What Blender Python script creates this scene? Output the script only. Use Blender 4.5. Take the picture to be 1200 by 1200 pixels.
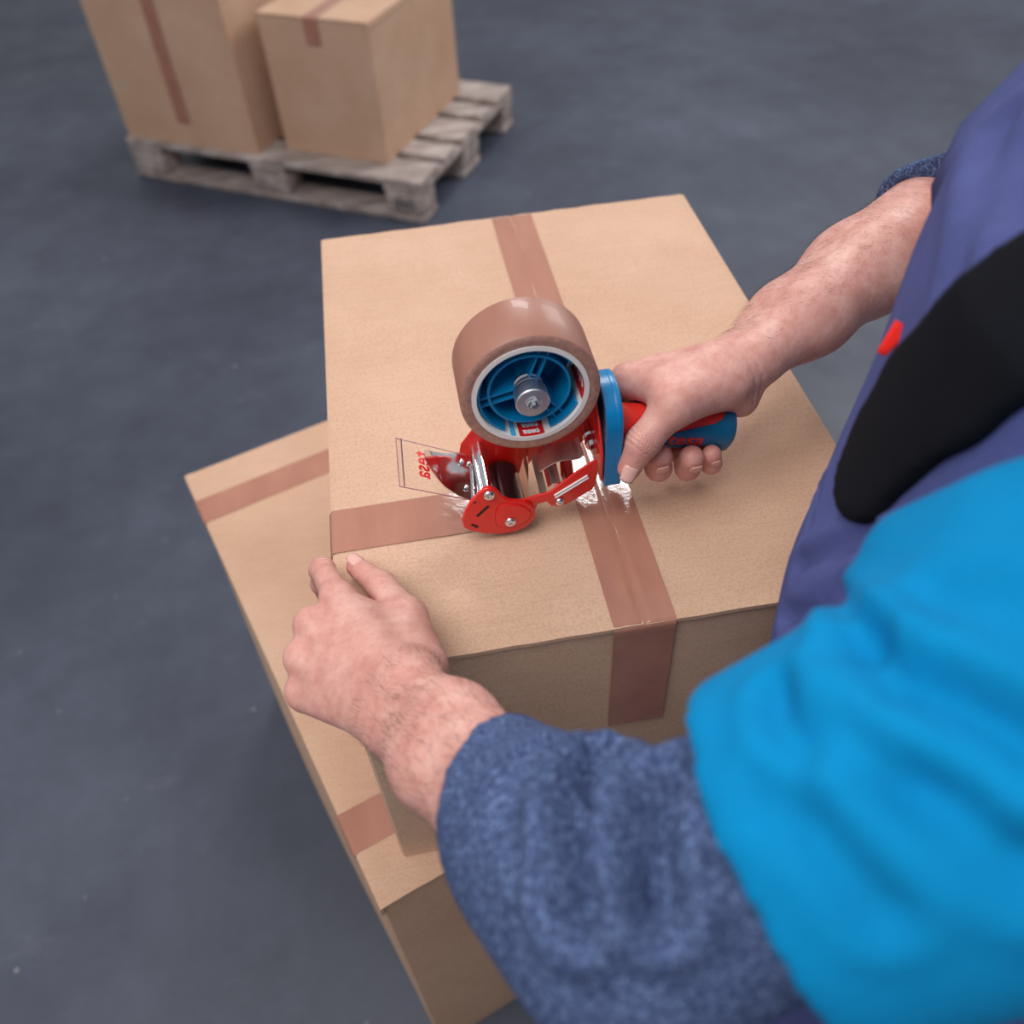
import bpy, bmesh, math, random
import numpy as np
from mathutils import Vector, Matrix

for o in list(bpy.data.objects):
    bpy.data.objects.remove(o, do_unlink=True)
scene = bpy.context.scene
COL = scene.collection

# ---------------------------------------------------------------- camera
# Working frame: origin at the near left corner of the big carton's top,
# x along its near edge, y away from the viewer, z up. ZB lifts it so the floor is z = 0.
ZB = 0.958
FPX = 1040.33
CAM = np.array([0.09913, -0.38560, 0.57172])
PITCH, YAW, ROLL = math.radians(42.70511), math.radians(-6.51472), math.radians(-3.96159)
RM = (Matrix.Rotation(YAW, 3, 'Z') @ Matrix.Rotation(PITCH, 3, 'X') @ Matrix.Rotation(ROLL, 3, 'Z'))
RMN = np.array(RM)
cd = bpy.data.cameras.new('camera')
cam = bpy.data.objects.new('camera', cd)
COL.objects.link(cam)
mw = RM.to_4x4()
mw.translation = Vector((CAM[0], CAM[1], CAM[2] + ZB))
cam.matrix_world = mw
cd.sensor_width = 36.0
cd.lens = FPX / 1200 * 36.0
cd.clip_start = 0.02
cd.dof.use_dof = True
cd.dof.focus_distance = 0.725
cd.dof.aperture_fstop = 4.0
scene.camera = cam

# ---------------------------------------------------------------- light
w = bpy.data.worlds.new('world')
scene.world = w
w.use_nodes = True
w.node_tree.nodes['Background'].inputs['Color'].default_value = (0.93, 0.96, 1.0, 1)
w.node_tree.nodes['Background'].inputs['Strength'].default_value = 0.44


def area(name, loc, target, sx, sy, power, color=(1, 1, 1)):
    l = bpy.data.lights.new(name, 'AREA')
    l.shape = 'RECTANGLE'
    l.size, l.size_y, l.energy, l.color = sx, sy, power, color
    o = bpy.data.objects.new(name, l)
    COL.objects.link(o)
    o.location = (loc[0], loc[1], loc[2] + ZB)
    d = Vector(target) - Vector(loc)
    o.rotation_euler = d.to_track_quat('-Z', 'Y').to_euler()
    return o


area('key_softbox', (-0.85, -0.45, 2.5), (0.25, 0.25, 0), 2.0, 2.0, 71, (1.0, 0.98, 0.96))
area('back_softbox', (0.72, 3.05, 2.70), (0.28, 0.15, 0), 1.10, 0.50, 46, (1.0, 1.0, 1.0))
area('right_softbox', (2.9, 3.0, 1.9), (-0.5, 2.9, -0.6), 1.6, 1.6, 60, (1.0, 0.98, 0.95))

scene.view_settings.view_transform = 'Standard'
scene.view_settings.look = 'None'
scene.view_settings.exposure = 0.0
scene.view_settings.gamma = 1.0
scene.view_settings.use_curve_mapping = False

# ---------------------------------------------------------------- helpers
rng = random.Random(7)


def at(px, py, **k):
    """point of the working frame seen at photo position px, py at given Y, z or depth d"""
    d = RMN @ np.array([(px - 600) / FPX, -(py - 600) / FPX, -1.0])
    if 'z' in k:
        t = (k['z'] - CAM[2]) / d[2]
    elif 'd' in k:
        t = k['d']
    else:
        t = (k['Y'] - CAM[1]) / d[1]
    return CAM + t * d


def root(name, loc, label, cat, group=None):
    o = bpy.data.objects.new(name, None)
    o.empty_display_size = 0.05
    COL.objects.link(o)
    o.location = (loc[0], loc[1], loc[2] + ZB)
    o['label'] = label
    o['category'] = cat
    if group:
        o['group'] = group
    return o


def base_of(o):
    p = Vector((0, 0, 0))
    while o is not None:
        p = p + o.location
        o = o.parent
    return p


def obj(name, vf, mat, parent=None, smooth=False, label=None):
    """one mesh object from (verts, faces) in the working frame"""
    v, f = vf
    v = np.asarray(v, float).reshape(-1, 3) + np.array([0, 0, ZB])
    b = base_of(parent) if parent is not None else Vector((0, 0, 0))
    v = v - np.array(b)
    me = bpy.data.meshes.new(name)
    if isinstance(f, np.ndarray):
        f = f.tolist()
    me.from_pydata(v.tolist(), [], f)
    me.update()
    for m in (mat if isinstance(mat, (list, tuple)) else [mat]):
        me.materials.append(m)
    if smooth is True:
        me.polygons.foreach_set('use_smooth', [True] * len(me.polygons))
    elif smooth:
        me.polygons.foreach_set('use_smooth', [True] * len(me.polygons))
        me.set_sharp_from_angle(angle=math.radians(smooth))
    o = bpy.data.objects.new(name, me)
    COL.objects.link(o)
    o.parent = parent
    if label:
        o['label'] = label
    return o


def join(*parts):
    V, F, n = [], [], 0
    for v, f in parts:
        v = np.asarray(v, float).reshape(-1, 3)
        V.append(v)
        F += [[i + n for i in q] for q in (f.tolist() if isinstance(f, np.ndarray) else f)]
        n += len(v)
    return np.concatenate(V), F


def from_bm(bm):
    bm.verts.ensure_lookup_table()
    bm.verts.index_update()
    v = [tuple(x.co) for x in bm.verts]
    f = [[x.index for x in p.verts] for p in bm.faces]
    bm.free()
    return v, f


def box(lo, hi, bev=0.0, seg=2):
    bm = bmesh.new()
    bmesh.ops.create_cube(bm, size=1)
    lo, hi = np.array(lo, float), np.array(hi, float)
    for x in bm.verts:
        x.co = Vector(((lo + hi) / 2 + np.array(x.co) * (hi - lo)))
    if bev:
        bmesh.ops.bevel(bm, geom=bm.edges[:], offset=bev, segments=seg, affect='EDGES', profile=0.5)
    return from_bm(bm)


def prism(poly, lo, hi, axis='y', bev=0.0, seg=2):
    """outline of (a, b) pairs extruded along an axis: y -> (x,z), x -> (y,z), z -> (x,y)"""
    bm = bmesh.new()
    def mk(t):
        r = []
        for a, b in poly:
            r.append(bm.verts.new({'y': (a, t, b), 'x': (t, a, b), 'z': (a, b, t)}[axis]))
        return r
    A, B = mk(lo), mk(hi)
    n = len(poly)
    fa = bm.faces.new(A)
    fb = bm.faces.new(B[::-1])
    for i in range(n):
        bm.faces.new((A[i], B[i], B[(i + 1) % n], A[(i + 1) % n]))
    bmesh.ops.recalc_face_normals(bm, faces=bm.faces[:])
    if bev:
        es = [e for f in (fa, fb) for e in f.edges]
        bmesh.ops.bevel(bm, geom=es, offset=bev, segments=seg, affect='EDGES', profile=0.5)
    return from_bm(bm)


def frame_of(d):
    d = np.array(d, float)
    d = d / np.linalg.norm(d)
    u = np.cross(d, [0, 0, 1.0])
    if np.linalg.norm(u) < 1e-3:
        u = np.array([1.0, 0, 0])
    u /= np.linalg.norm(u)
    return d, u, np.cross(d, u)


def lathe(a, b, prof, n=32, caps=True):
    """profile (t along a->b in metres, radius) turned round the axis from a towards b"""
    d, u, v = frame_of(np.array(b) - np.array(a))
    V, F = [], []
    for t, r in prof:
        for i in range(n):
            q = 2 * math.pi * i / n
            V.append(np.array(a) + d * t + r * (math.cos(q) * u + math.sin(q) * v))
    for j in range(len(prof) - 1):
        for i in range(n):
            k = (i + 1) % n
            F.append([j * n + i, j * n + k, (j + 1) * n + k, (j + 1) * n + i])
    if caps:
        F.append(list(range(n))[::-1])
        m = (len(prof) - 1) * n
        F.append([m + i for i in range(n)])
    return V, F


def rod(a, b, r, n=16, c=0.0):
    L = float(np.linalg.norm(np.array(b) - np.array(a)))
    if c:
        return lathe(a, b, [(0, r - c), (c, r), (L - c, r), (L, r - c)], n)
    return lathe(a, b, [(0, r), (L, r)], n)


def sheet(rows, thick=0.0):
    """grid of points; thick > 0 makes it a thin solid"""
    G = np.array(rows, float)
    M, N = G.shape[:2]
    if not thick:
        F = [[i * N + j, i * N + j + 1, (i + 1) * N + j + 1, (i + 1) * N + j] for i in range(M - 1) for j in range(N - 1)]
        return G.reshape(-1, 3), F
    du = np.gradient(G, axis=0)
    dv = np.gradient(G, axis=1)
    nn = np.cross(du, dv)
    nn /= np.maximum(np.linalg.norm(nn, axis=2, keepdims=True), 1e-9)
    A, B = G + nn * thick / 2, G - nn * thick / 2
    V = np.concatenate([A.reshape(-1, 3), B.reshape(-1, 3)])
    K = M * N
    F = []
    for i in range(M - 1):
        for j in range(N - 1):
            q = [i * N + j, i * N + j + 1, (i + 1) * N + j + 1, (i + 1) * N + j]
            F.append(q[::-1])
            F.append([x + K for x in q])
    ring = [j for j in range(N)] + [i * N + N - 1 for i in range(1, M)] + [(M - 1) * N + j for j in range(N - 2, -1, -1)] + [i * N for i in range(M - 2, 0, -1)]
    for a, b in zip(ring, ring[1:] + ring[:1]):
        F.append([a, b, b + K, a + K])
    return V, F


def text_mesh(s, size, bold=0.0):
    cu = bpy.data.curves.new('lettering_curve', 'FONT')
    cu.body = s
    cu.size = size
    cu.offset = bold
    cu.align_x = 'CENTER'
    cu.align_y = 'CENTER'
    cu.resolution_u = 3
    t = bpy.data.objects.new('lettering_curve', cu)
    COL.objects.link(t)
    dg = bpy.context.evaluated_depsgraph_get()
    me = bpy.data.meshes.new_from_object(t.evaluated_get(dg))
    bm = bmesh.new()
    bm.from_mesh(me)
    bmesh.ops.triangulate(bm, faces=bm.faces[:])
    v, f = from_bm(bm)
    bpy.data.objects.remove(t, do_unlink=True)
    bpy.data.curves.remove(cu)
    bpy.data.meshes.remove(me)
    return np.array(v), f


# ---------------------------------------------------------------- materials
def new_mat(name):
    m = bpy.data.materials.new(name)
    m.use_nodes = True
    nt = m.node_tree
    return m, nt, nt.nodes['Principled BSDF']


def srgb(r, g, b):
    f = lambda c: (c / 255 / 12.92) if c / 255 <= 0.04045 else ((c / 255 + 0.055) / 1.055) ** 2.4
    return (f(r), f(g), f(b), 1)


def noise(nt, scale, detail=4, rough=0.6, stretch=None, coord='Object'):
    tc = nt.nodes.new('ShaderNodeTexCoord')
    n = nt.nodes.new('ShaderNodeTexNoise')
    n.inputs['Scale'].default_value = scale
    n.inputs['Detail'].default_value = detail
    n.inputs['Roughness'].default_value = rough
    if stretch:
        mp = nt.nodes.new('ShaderNodeMapping')
        mp.inputs['Scale'].default_value = stretch
        nt.links.new(tc.outputs[coord], mp.inputs['Vector'])
        nt.links.new(mp.outputs['Vector'], n.inputs['Vector'])
    else:
        nt.links.new(tc.outputs[coord], n.inputs['Vector'])
    return n.outputs['Fac']


def ramp(nt, fac, stops):
    r = nt.nodes.new('ShaderNodeValToRGB')
    e = r.color_ramp.elements
    while len(e) < len(stops):
        e.new(0.5)
    for x, (p, c) in zip(e, stops):
        x.position = p
        x.color = c
    nt.links.new(fac, r.inputs['Fac'])
    return r.outputs['Color']


def mix(nt, fac, a, b, mode='MIX'):
    m = nt.nodes.new('ShaderNodeMix')
    m.data_type = 'RGBA'
    m.blend_type = mode
    for sock, val in ((m.inputs['Factor'], fac), (m.inputs['A'], a), (m.inputs['B'], b)):
        pass
    ins = [i for i in m.inputs if i.type == 'RGBA']
    fi = m.inputs['Factor']
    for sock, val in ((fi, fac), (ins[0], a), (ins[1], b)):
        if hasattr(val, 'is_linked') or hasattr(val, 'links'):
            nt.links.new(val, sock)
        else:
            sock.default_value = val
    return [o for o in m.outputs if o.type == 'RGBA'][0]


def bump(nt, bs, h, strength, dist=0.001, prev=None):
    b = nt.nodes.new('ShaderNodeBump')
    b.inputs['Strength'].default_value = strength
    b.inputs['Distance'].default_value = dist
    nt.links.new(h, b.inputs['Height'])
    if prev is not None:
        nt.links.new(prev, b.inputs['Normal'])
    nt.links.new(b.outputs['Normal'], bs.inputs['Normal'])
    return b.outputs['Normal']


def plain(name, col, rough=0.5, metal=0.0, var=0.0, scale=40, bmp=0.0, bscale=300, coat=0.0, spec=0.5):
    m, nt, bs = new_mat(name)
    bs.inputs['Roughness'].default_value = rough
    bs.inputs['Metallic'].default_value = metal
    bs.inputs['Coat Weight'].default_value = coat
    bs.inputs['Specular IOR Level'].default_value = spec
    c2 = tuple(x * (1 - var) for x in col[:3]) + (1,)
    c3 = tuple(min(1, x * (1 + var)) for x in col[:3]) + (1,)
    nt.links.new(ramp(nt, noise(nt, scale), [(0.3, c2), (0.7, c3)]), bs.inputs['Base Color'])
    if bmp:
        bump(nt, bs, noise(nt, bscale, 3), bmp)
    return m


def mat_cardboard(name, tint=1.0):
    m, nt, bs = new_mat(name)
    a, b, c = srgb(196, 157, 131), srgb(205, 168, 143), srgb(212, 177, 153)
    T = lambda q: tuple(x * tint for x in q[:3]) + (1,)
    big = ramp(nt, noise(nt, 5, 5, 0.6), [(0.3, T(a)), (0.55, T(b)), (0.75, T(c))])
    fib = noise(nt, 420, 5, 0.75)
    f1 = ramp(nt, fib, [(0.32, (0.80, 0.77, 0.74, 1)), (0.55, (1, 1, 1, 1)), (0.8, (1.06, 1.05, 1.04, 1))])
    col = mix(nt, 1.0, big, f1, 'MULTIPLY')
    st = ramp(nt, noise(nt, 260, 3, 0.6, (0.06, 1, 1)), [(0.3, (0.95, 0.94, 0.93, 1)), (0.6, (1, 1, 1, 1))])
    col = mix(nt, 1.0, col, st, 'MULTIPLY')
    nt.links.new(col, bs.inputs['Base Color'])
    bs.inputs['Roughness'].default_value = 0.72
    bs.inputs['Specular IOR Level'].default_value = 0.25
    n1 = bump(nt, bs, noise(nt, 600, 4), 0.06, 0.0005)
    bump(nt, bs, noise(nt, 9, 2), 0.25, 0.004, n1)
    return m


def mat_tape(name):
    m, nt, bs = new_mat(name)
    col = ramp(nt, noise(nt, 22, 4, 0.6, (1, 0.25, 1)), [(0.3, srgb(160, 108, 91)), (0.7, srgb(176, 124, 105))])
    nt.links.new(col, bs.inputs['Base Color'])
    bs.inputs['Roughness'].default_value = 0.07
    bs.inputs['Specular IOR Level'].default_value = 0.6
    n1 = bump(nt, bs, noise(nt, 60, 3, 0.55), 0.12, 0.0012)
    bump(nt, bs, noise(nt, 500, 3), 0.08, 0.0004, n1)
    return m


def mat_roll(name):
    m, nt, bs = new_mat(name)
    tc = nt.nodes.new('ShaderNodeTexCoord')
    col = ramp(nt, noise(nt, 14, 4, 0.6, (1, 0.2, 1)), [(0.3, srgb(150, 100, 84)), (0.7, srgb(170, 118, 100))])
    nt.links.new(col, bs.inputs['Base Color'])
    bs.inputs['Roughness'].default_value = 0.42
    bs.inputs['Coat Weight'].default_value = 0.1
    n1 = bump(nt, bs, noise(nt, 30, 2, 0.5, (1, 0.15, 1)), 0.12, 0.0012)
    return m


def mat_floor(name):
    m, nt, bs = new_mat(name)
    big = ramp(nt, noise(nt, 1.1, 6, 0.65), [(0.3, srgb(56, 61, 74)), (0.5, srgb(69, 74, 89)), (0.72, srgb(85, 91, 107))])
    mid = ramp(nt, noise(nt, 7, 6, 0.7), [(0.3, (0.78, 0.78, 0.80, 1)), (0.6, (1, 1, 1, 1)), (0.8, (1.12, 1.12, 1.12, 1))])
    col = mix(nt, 1.0, big, mid, 'MULTIPLY')
    fine = ramp(nt, noise(nt, 220, 3, 0.7), [(0.3, (0.86, 0.86, 0.88, 1)), (0.6, (1, 1, 1, 1)), (0.8, (1.08, 1.08, 1.08, 1))])
    col = mix(nt, 1.0, col, fine, 'MULTIPLY')
    # pale grit and scuffs
    tc = nt.nodes.new('ShaderNodeTexCoord')
    vo = nt.nodes.new('ShaderNodeTexVoronoi')
    vo.inputs['Scale'].default_value = 13
    nt.links.new(tc.outputs['Object'], vo.inputs['Vector'])
    sp = ramp(nt, vo.outputs['Distance'], [(0.0, (1, 1, 1, 1)), (0.05, (0.6, 0.6, 0.6, 1)), (0.075, (0, 0, 0, 1))])
    thin = ramp(nt, noise(nt, 5, 2), [(0.48, (0, 0, 0, 1)), (0.6, (0.8, 0.8, 0.8, 1))])
    fac = mix(nt, 1.0, sp, thin, 'MULTIPLY')
    col = mix(nt, fac, col, srgb(150, 150, 152))
    sc = ramp(nt, noise(nt, 3.2, 8, 0.75, (1, 2.4, 1)), [(0.60, (0, 0, 0, 1)), (0.72, (0.35, 0.35, 0.35, 1))])
    col = mix(nt, sc, col, srgb(112, 115, 122))
    nt.links.new(col, bs.inputs['Base Color'])
    rr = ramp(nt, noise(nt, 4, 5), [(0.3, (0.42, 0.42, 0.42, 1)), (0.7, (0.60, 0.60, 0.60, 1))])
    nt.links.new(rr, bs.inputs['Roughness'])
    bump(nt, bs, noise(nt, 150, 4), 0.15, 0.001)
    return m


def mat_wood(name):
    m, nt, bs = new_mat(name)
    g = ramp(nt, noise(nt, 14, 6, 0.7, (0.15, 2, 2)), [(0.28, srgb(112, 98, 94)), (0.5, srgb(166, 150, 144)), (0.72, srgb(206, 196, 192))])
    st = ramp(nt, noise(nt, 6, 4, 0.7), [(0.35, (0.72, 0.70, 0.70, 1)), (0.6, (1, 1, 1, 1))])
    nt.links.new(mix(nt, 1.0, g, st, 'MULTIPLY'), bs.inputs['Base Color'])
    bs.inputs['Roughness'].default_value = 0.8
    bump(nt, bs, noise(nt, 40, 5, 0.7, (0.1, 2, 2)), 0.4, 0.004)
    return m


def mat_skin(name):
    m, nt, bs = new_mat(name)
    at_ = nt.nodes.new('ShaderNodeAttribute')
    at_.attribute_name = 'blush'
    base = ramp(nt, noise(nt, 38, 5, 0.65), [(0.3, srgb(194, 135, 124)), (0.52, srgb(208, 154, 142)), (0.72, srgb(220, 173, 161))])
    mott = ramp(nt, noise(nt, 130, 4, 0.7), [(0.3, (0.92, 0.82, 0.80, 1)), (0.55, (1, 1, 1, 1)), (0.75, (1.03, 1.02, 1.0, 1))])
    col = mix(nt, 1.0, base, mott, 'MULTIPLY')
    col = mix(nt, at_.outputs['Fac'], col, srgb(198, 120, 110))
    fr = ramp(nt, noise(nt, 210, 2, 0.5), [(0.735, (0, 0, 0, 1)), (0.80, (0.55, 0.55, 0.55, 1))])
    col = mix(nt, fr, col, srgb(140, 86, 66))
    nt.links.new(col, bs.inputs['Base Color'])
    bs.inputs['Roughness'].default_value = 0.46
    bs.inputs['Specular IOR Level'].default_value = 0.42
    bs.inputs['Subsurface Weight'].default_value = 0.12
    bs.inputs['Subsurface Radius'].default_value = (0.010, 0.004, 0.002)
    bs.inputs['Subsurface Scale'].default_value = 0.5
    tc = nt.nodes.new('ShaderNodeTexCoord')
    vo = nt.nodes.new('ShaderNodeTexVoronoi')
    vo.feature = 'DISTANCE_TO_EDGE'
    vo.inputs['Scale'].default_value = 520
    nt.links.new(tc.outputs['Object'], vo.inputs['Vector'])
    n1 = bump(nt, bs, vo.outputs['Distance'], 0.22, 0.0008)
    n2 = bump(nt, bs, noise(nt, 120, 4, 0.6), 0.25, 0.0012, n1)
    cr = nt.nodes.new('ShaderNodeAttribute')
    cr.attribute_name = 'crease'
    bump(nt, bs, cr.outputs['Fac'], 0.55, -0.0016, n2)
    return m


def mat_melange(name):
    m, nt, bs = new_mat(name)
    a = ramp(nt, noise(nt, 380, 4, 0.75, (1, 1, 1)), [(0.34, srgb(42, 50, 78)), (0.5, srgb(68, 82, 118)), (0.66, srgb(112, 130, 168))])
    b = ramp(nt, noise(nt, 70, 4, 0.7), [(0.3, (0.72, 0.72, 0.76, 1)), (0.6, (1.05, 1.05, 1.05, 1))])
    nt.links.new(mix(nt, 1.0, a, b, 'MULTIPLY'), bs.inputs['Base Color'])
    bs.inputs['Roughness'].default_value = 0.95
    bs.inputs['Specular IOR Level'].default_value = 0.1
    bump(nt, bs, noise(nt, 600, 3), 0.35, 0.001)
    return m


def mat_cloth(name, c, var=0.12, rough=0.9, weave=900):
    m, nt, bs = new_mat(name)
    c1 = tuple(x * (1 - var) for x in c[:3]) + (1,)
    c2 = tuple(min(1, x * (1 + var)) for x in c[:3]) + (1,)
    nt.links.new(ramp(nt, noise(nt, 30, 5, 0.7), [(0.3, c1), (0.7, c2)]), bs.inputs['Base Color'])
    bs.inputs['Roughness'].default_value = rough
    bs.inputs['Specular IOR Level'].default_value = 0.15
    bump(nt, bs, noise(nt, weave, 2), 0.2, 0.0008)
    return m


def mat_clear(name, tint=(0.97, 0.96, 0.97, 1), ior=1.45, rough=0.03):
    m, nt, bs = new_mat(name)
    bs.inputs['Base Color'].default_value = tint
    bs.inputs['Transmission Weight'].default_value = 1.0
    bs.inputs['IOR'].default_value = ior
    nt.links.new(ramp(nt, noise(nt, 60), [(0.3, (rough,) * 3 + (1,)), (0.7, (rough * 1.5,) * 3 + (1,))]), bs.inputs['Roughness'])
    return m


M_CARD = mat_cardboard('kraft_cardboard')
M_CARD2 = mat_cardboard('kraft_cardboard_shipping', 0.97)
M_CARDEDGE = plain('cut_cardboard_edge', srgb(150, 112, 84), 0.85, var=0.25, scale=300, bmp=0.4)
M_TAPE = mat_tape('brown_packing_tape')
M_ROLL = mat_roll('brown_tape_roll_film')
M_ROLLSIDE = plain('tape_roll_side', srgb(172, 128, 114), 0.36, var=0.22, scale=260, bmp=0.2, bscale=700, coat=0.2)
M_FLOOR = mat_floor('dark_blue_grey_floor')
M_WOOD = mat_wood('weathered_pallet_wood')
M_RED = plain('red_enamel', srgb(222, 32, 26), 0.30, var=0.04, coat=0.4)
M_REDRUB = plain('red_rubber_grip', srgb(224, 46, 34), 0.48, var=0.04)
M_BLUE = plain('blue_plastic', srgb(0, 124, 184), 0.30, var=0.06)
M_BLUED = plain('blue_rubber_grip', srgb(4, 92, 132), 0.42, var=0.06)
M_HUB = plain('blue_hub_plastic', srgb(0, 128, 184), 0.32, var=0.08)
M_CHROME = plain('polished_steel', (0.78, 0.78, 0.80, 1), 0.10, 1.0, var=0.05, bmp=0.03, bscale=60)
M_STEEL = plain('spring_steel', (0.80, 0.79, 0.75, 1), 0.46, 1.0, var=0.08)
M_ROLLER = plain('dark_chrome_roller', (0.10, 0.09, 0.10, 1), 0.10, 0.9, var=0.1)
M_KNOB = plain('machined_aluminium', (0.85, 0.85, 0.90, 1), 0.36, 1.0, var=0.06)
M_CORE = plain('white_paper_core', srgb(232, 228, 226), 0.6, var=0.03)
M_PRINTRED = plain('printed_red', srgb(216, 30, 36), 0.45, var=0.03)
M_PRINTBLUE = plain('printed_light_blue', srgb(60, 180, 220), 0.45, var=0.03)
M_WHITE = plain('printed_white', srgb(240, 240, 240), 0.5, var=0.02)
M_SLOT = plain('dark_slot', srgb(30, 12, 12), 0.6, var=0.1)
M_CLEAR = mat_clear('clear_plastic', (0.97, 0.965, 0.97, 1), 1.06, 0.01)
M_CLEAREDGE = plain('clear_plastic_edge', srgb(178, 120, 128), 0.2, var=0.2)
M_SKIN = mat_skin('skin')
M_NAIL = plain('fingernail', srgb(222, 172, 160), 0.30, var=0.05, scale=90)
M_MELANGE = mat_melange('blue_grey_melange_knit')
M_TEAL = mat_cloth('teal_jersey', srgb(0, 124, 178), 0.06)
M_NAVY = mat_cloth('navy_twill', srgb(76, 82, 132), 0.12)
M_BLACK = mat_cloth('black_canvas', srgb(13, 14, 21), 0.15)
M_REDTAG = mat_cloth('red_woven_tag', srgb(224, 40, 30), 0.05)
M_SHOE = plain('black_leather', srgb(30, 30, 32), 0.5, var=0.1)
M_HAIRC = plain('brown_hair', srgb(70, 50, 38), 0.6, var=0.2)
M_INK = plain('branding_ink', srgb(48, 46, 58), 0.8, var=0.15)

# ================================================================ the floor
fl = obj('floor', box((-7, -4, -ZB - 0.05), (7, 9, -ZB)), M_FLOOR)
fl['kind'] = 'structure'
fl['label'] = 'dark blue-grey scuffed workshop floor'


# ================================================================ cartons
def wave(x, s):
    return math.sin(x * 12.9 + s) * 0.5 + math.sin(x * 31.7 + s * 2.3) * 0.3 + math.sin(x * 77 + s * 5.1) * 0.2


def carton_body(W, D, H, T, bulge=0.006, top=0.0062, ins=0.0022):
    rings, nper = [], 10
    V, F = [], []
    hs = np.linspace(0, 1, 13)
    for h in hs:
        b = bulge * math.sin(math.pi * h) ** 0.8
        x0, x1, y0, y1 = ins, W - ins, ins, D - ins
        P = []
        c = 0.003
        sides = [((x0 + c, y0), (x1 - c, y0), (0, -1)), ((x1, y0 + c), (x1, y1 - c), (1, 0)),
                 ((x1 - c, y1), (x0 + c, y1), (0, 1)), ((x0, y1 - c), (x0, y0 + c), (-1, 0))]
        for a, e, n in sides:
            for k in range(nper):
                t = k / (nper - 1)
                s = b * math.sin(math.pi * t)
                P.append((a[0] + (e[0] - a[0]) * t + n[0] * s, a[1] + (e[1] - a[1]) * t + n[1] * s))
        rings.append(P)
        z = -H + h * (H - top)
        V += [T(p[0], p[1], z) for p in P]
    n = len(rings[0])
    for j in range(len(hs) - 1):
        for i in range(n):
            k = (i + 1) % n
            F.append([j * n + i, j * n + k, (j + 1) * n + k, (j + 1) * n + i])
    F.append(list(range(n))[::-1])
    m = (len(hs) - 1) * n
    F.append([m + i for i in range(n)])
    return V, F


def flap(T, xe, xs, D, seed, seg=26):
    """top flap hinged at x = xe, its free cut edge at the seam x = xs; rounded fold at the hinge"""
    s = 1 if xs > xe else -1
    th = 0.0042
    prof = [(0.0, -0.016), (0.0, -0.006), (0.0008, -0.0028), (0.0026, -0.0008), (0.0055, 0.0)]
    L = abs(xs - xe)
    prof += [(t, 0.0) for t in np.linspace(0.02, L, 16)]
    rows = []
    for j in range(seg + 1):
        t = j / seg
        y0 = D * t
        r = []
        for i, (a, z) in enumerate(prof):
            y = y0
            if j == 0:
                y += 0.0004 * wave(a * 9 + seed, seed)
            if j == seg:
                y += 0.0012 * wave(a * 11 + seed * 3, seed)
            zz = z - th / 2
            if z > -0.001:
                zz += 0.0005 * wave(a * 2 + y0 * 3, seed + 1) * min(1, a / 0.05)
            off = th / 2 if z < -0.001 else 0
            r.append(T(xe + s * (a + off), y, zz))
        rows.append(r)
    return sheet(rows, th)


def tape_path(T, path, c0, c1, across, n=11, groove=0.0, seed=1, rough=0.00012, edge=0.0):
    """strip of tape following a path of (along, z) with a cross range; across = 'x' or 'y'"""
    rows = []
    r2 = random.Random(seed)
    dens = []
    for (a, b) in zip(path[:-1], path[1:]):
        d = math.hypot(b[0] - a[0], b[1] - a[1])
        k = max(1, int(d / 0.006))
        dens += [(a[0] + (b[0] - a[0]) * i / k, a[1] + (b[1] - a[1]) * i / k, abs(b[0] - a[0]) > abs(b[1] - a[1])) for i in range(k)]
    dens.append((path[-1][0], path[-1][1], abs(path[-1][0] - path[-2][0]) > abs(path[-1][1] - path[-2][1])))
    for (l, z, flat) in dens:
        row = []
        for i in range(n):
            t = i / (n - 1)
            c = c0 + (c1 - c0) * t
            g = groove * math.exp(-((t - 0.5) / 0.035) ** 2) if flat else 0
            dz = r2.uniform(0, rough) * (1 + edge * math.exp(-abs(l) / 0.022))
            zz = z - g + (dz if flat else 0)
            ll = l
            row.append(T(c, ll, zz) if across == 'x' else T(ll, c, zz))
        rows.append(row)
    return sheet(rows)


W1, D1, H1, TX, CY = 0.467, 0.6416, 0.3574, 0.2163, 0.1220
T1 = lambda x, y, z: (x, y, z)
carton = root('cardboard_box', (W1 / 2, D1 / 2, -H1), 'large upright kraft cardboard box being taped shut, on top of the flatter turned box', 'cardboard box')
obj('body', carton_body(W1, D1, H1, T1, 0.0), M_CARD, carton, 30)
SEAM = TX + 0.025
for k, (xe, xs) in enumerate(((0.0, SEAM - 0.0012), (W1, SEAM + 0.0012))):
    obj('flap', flap(T1, xe, xs, D1, 1.3 + 2.1 * k), M_CARD, carton, 40)
lt = tape_path(T1, [(-0.0006, -0.149), (-0.0007, -0.012), (-0.0012, -0.005), (-0.0006, -0.0018), (0.0010, 0.0001), (0.0036, 0.0007), (0.012, 0.0008), (D1 - 0.002, 0.0007), (D1 + 0.0022, -0.002), (D1 + 0.0012, -0.07)],
               TX, TX + 0.05, 'x', 15, 0.0011, 3, 0.00011, 5.0)
obj('tape_strip', lt, M_TAPE, carton, True, label='long strip of brown tape along the seam, folded over the near edge')
ct = tape_path(T1, [(-0.0008, -0.06), (-0.0008, -0.004), (0.0022, 0.0006), (0.006, 0.0008), (0.155, 0.0013)], CY, CY + 0.05, 'y', 9, 0, 9, 0.00012)
obj('tape_strip', ct, M_TAPE, carton, True, label='strip of brown tape running from the left edge to the dispenser')

LX, LY, LA, LB, LDEP = -0.2800, 0.6422, 0.35340, 0.62, 0.735
ca, sa = math.cos(LA), math.sin(LA)
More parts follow.
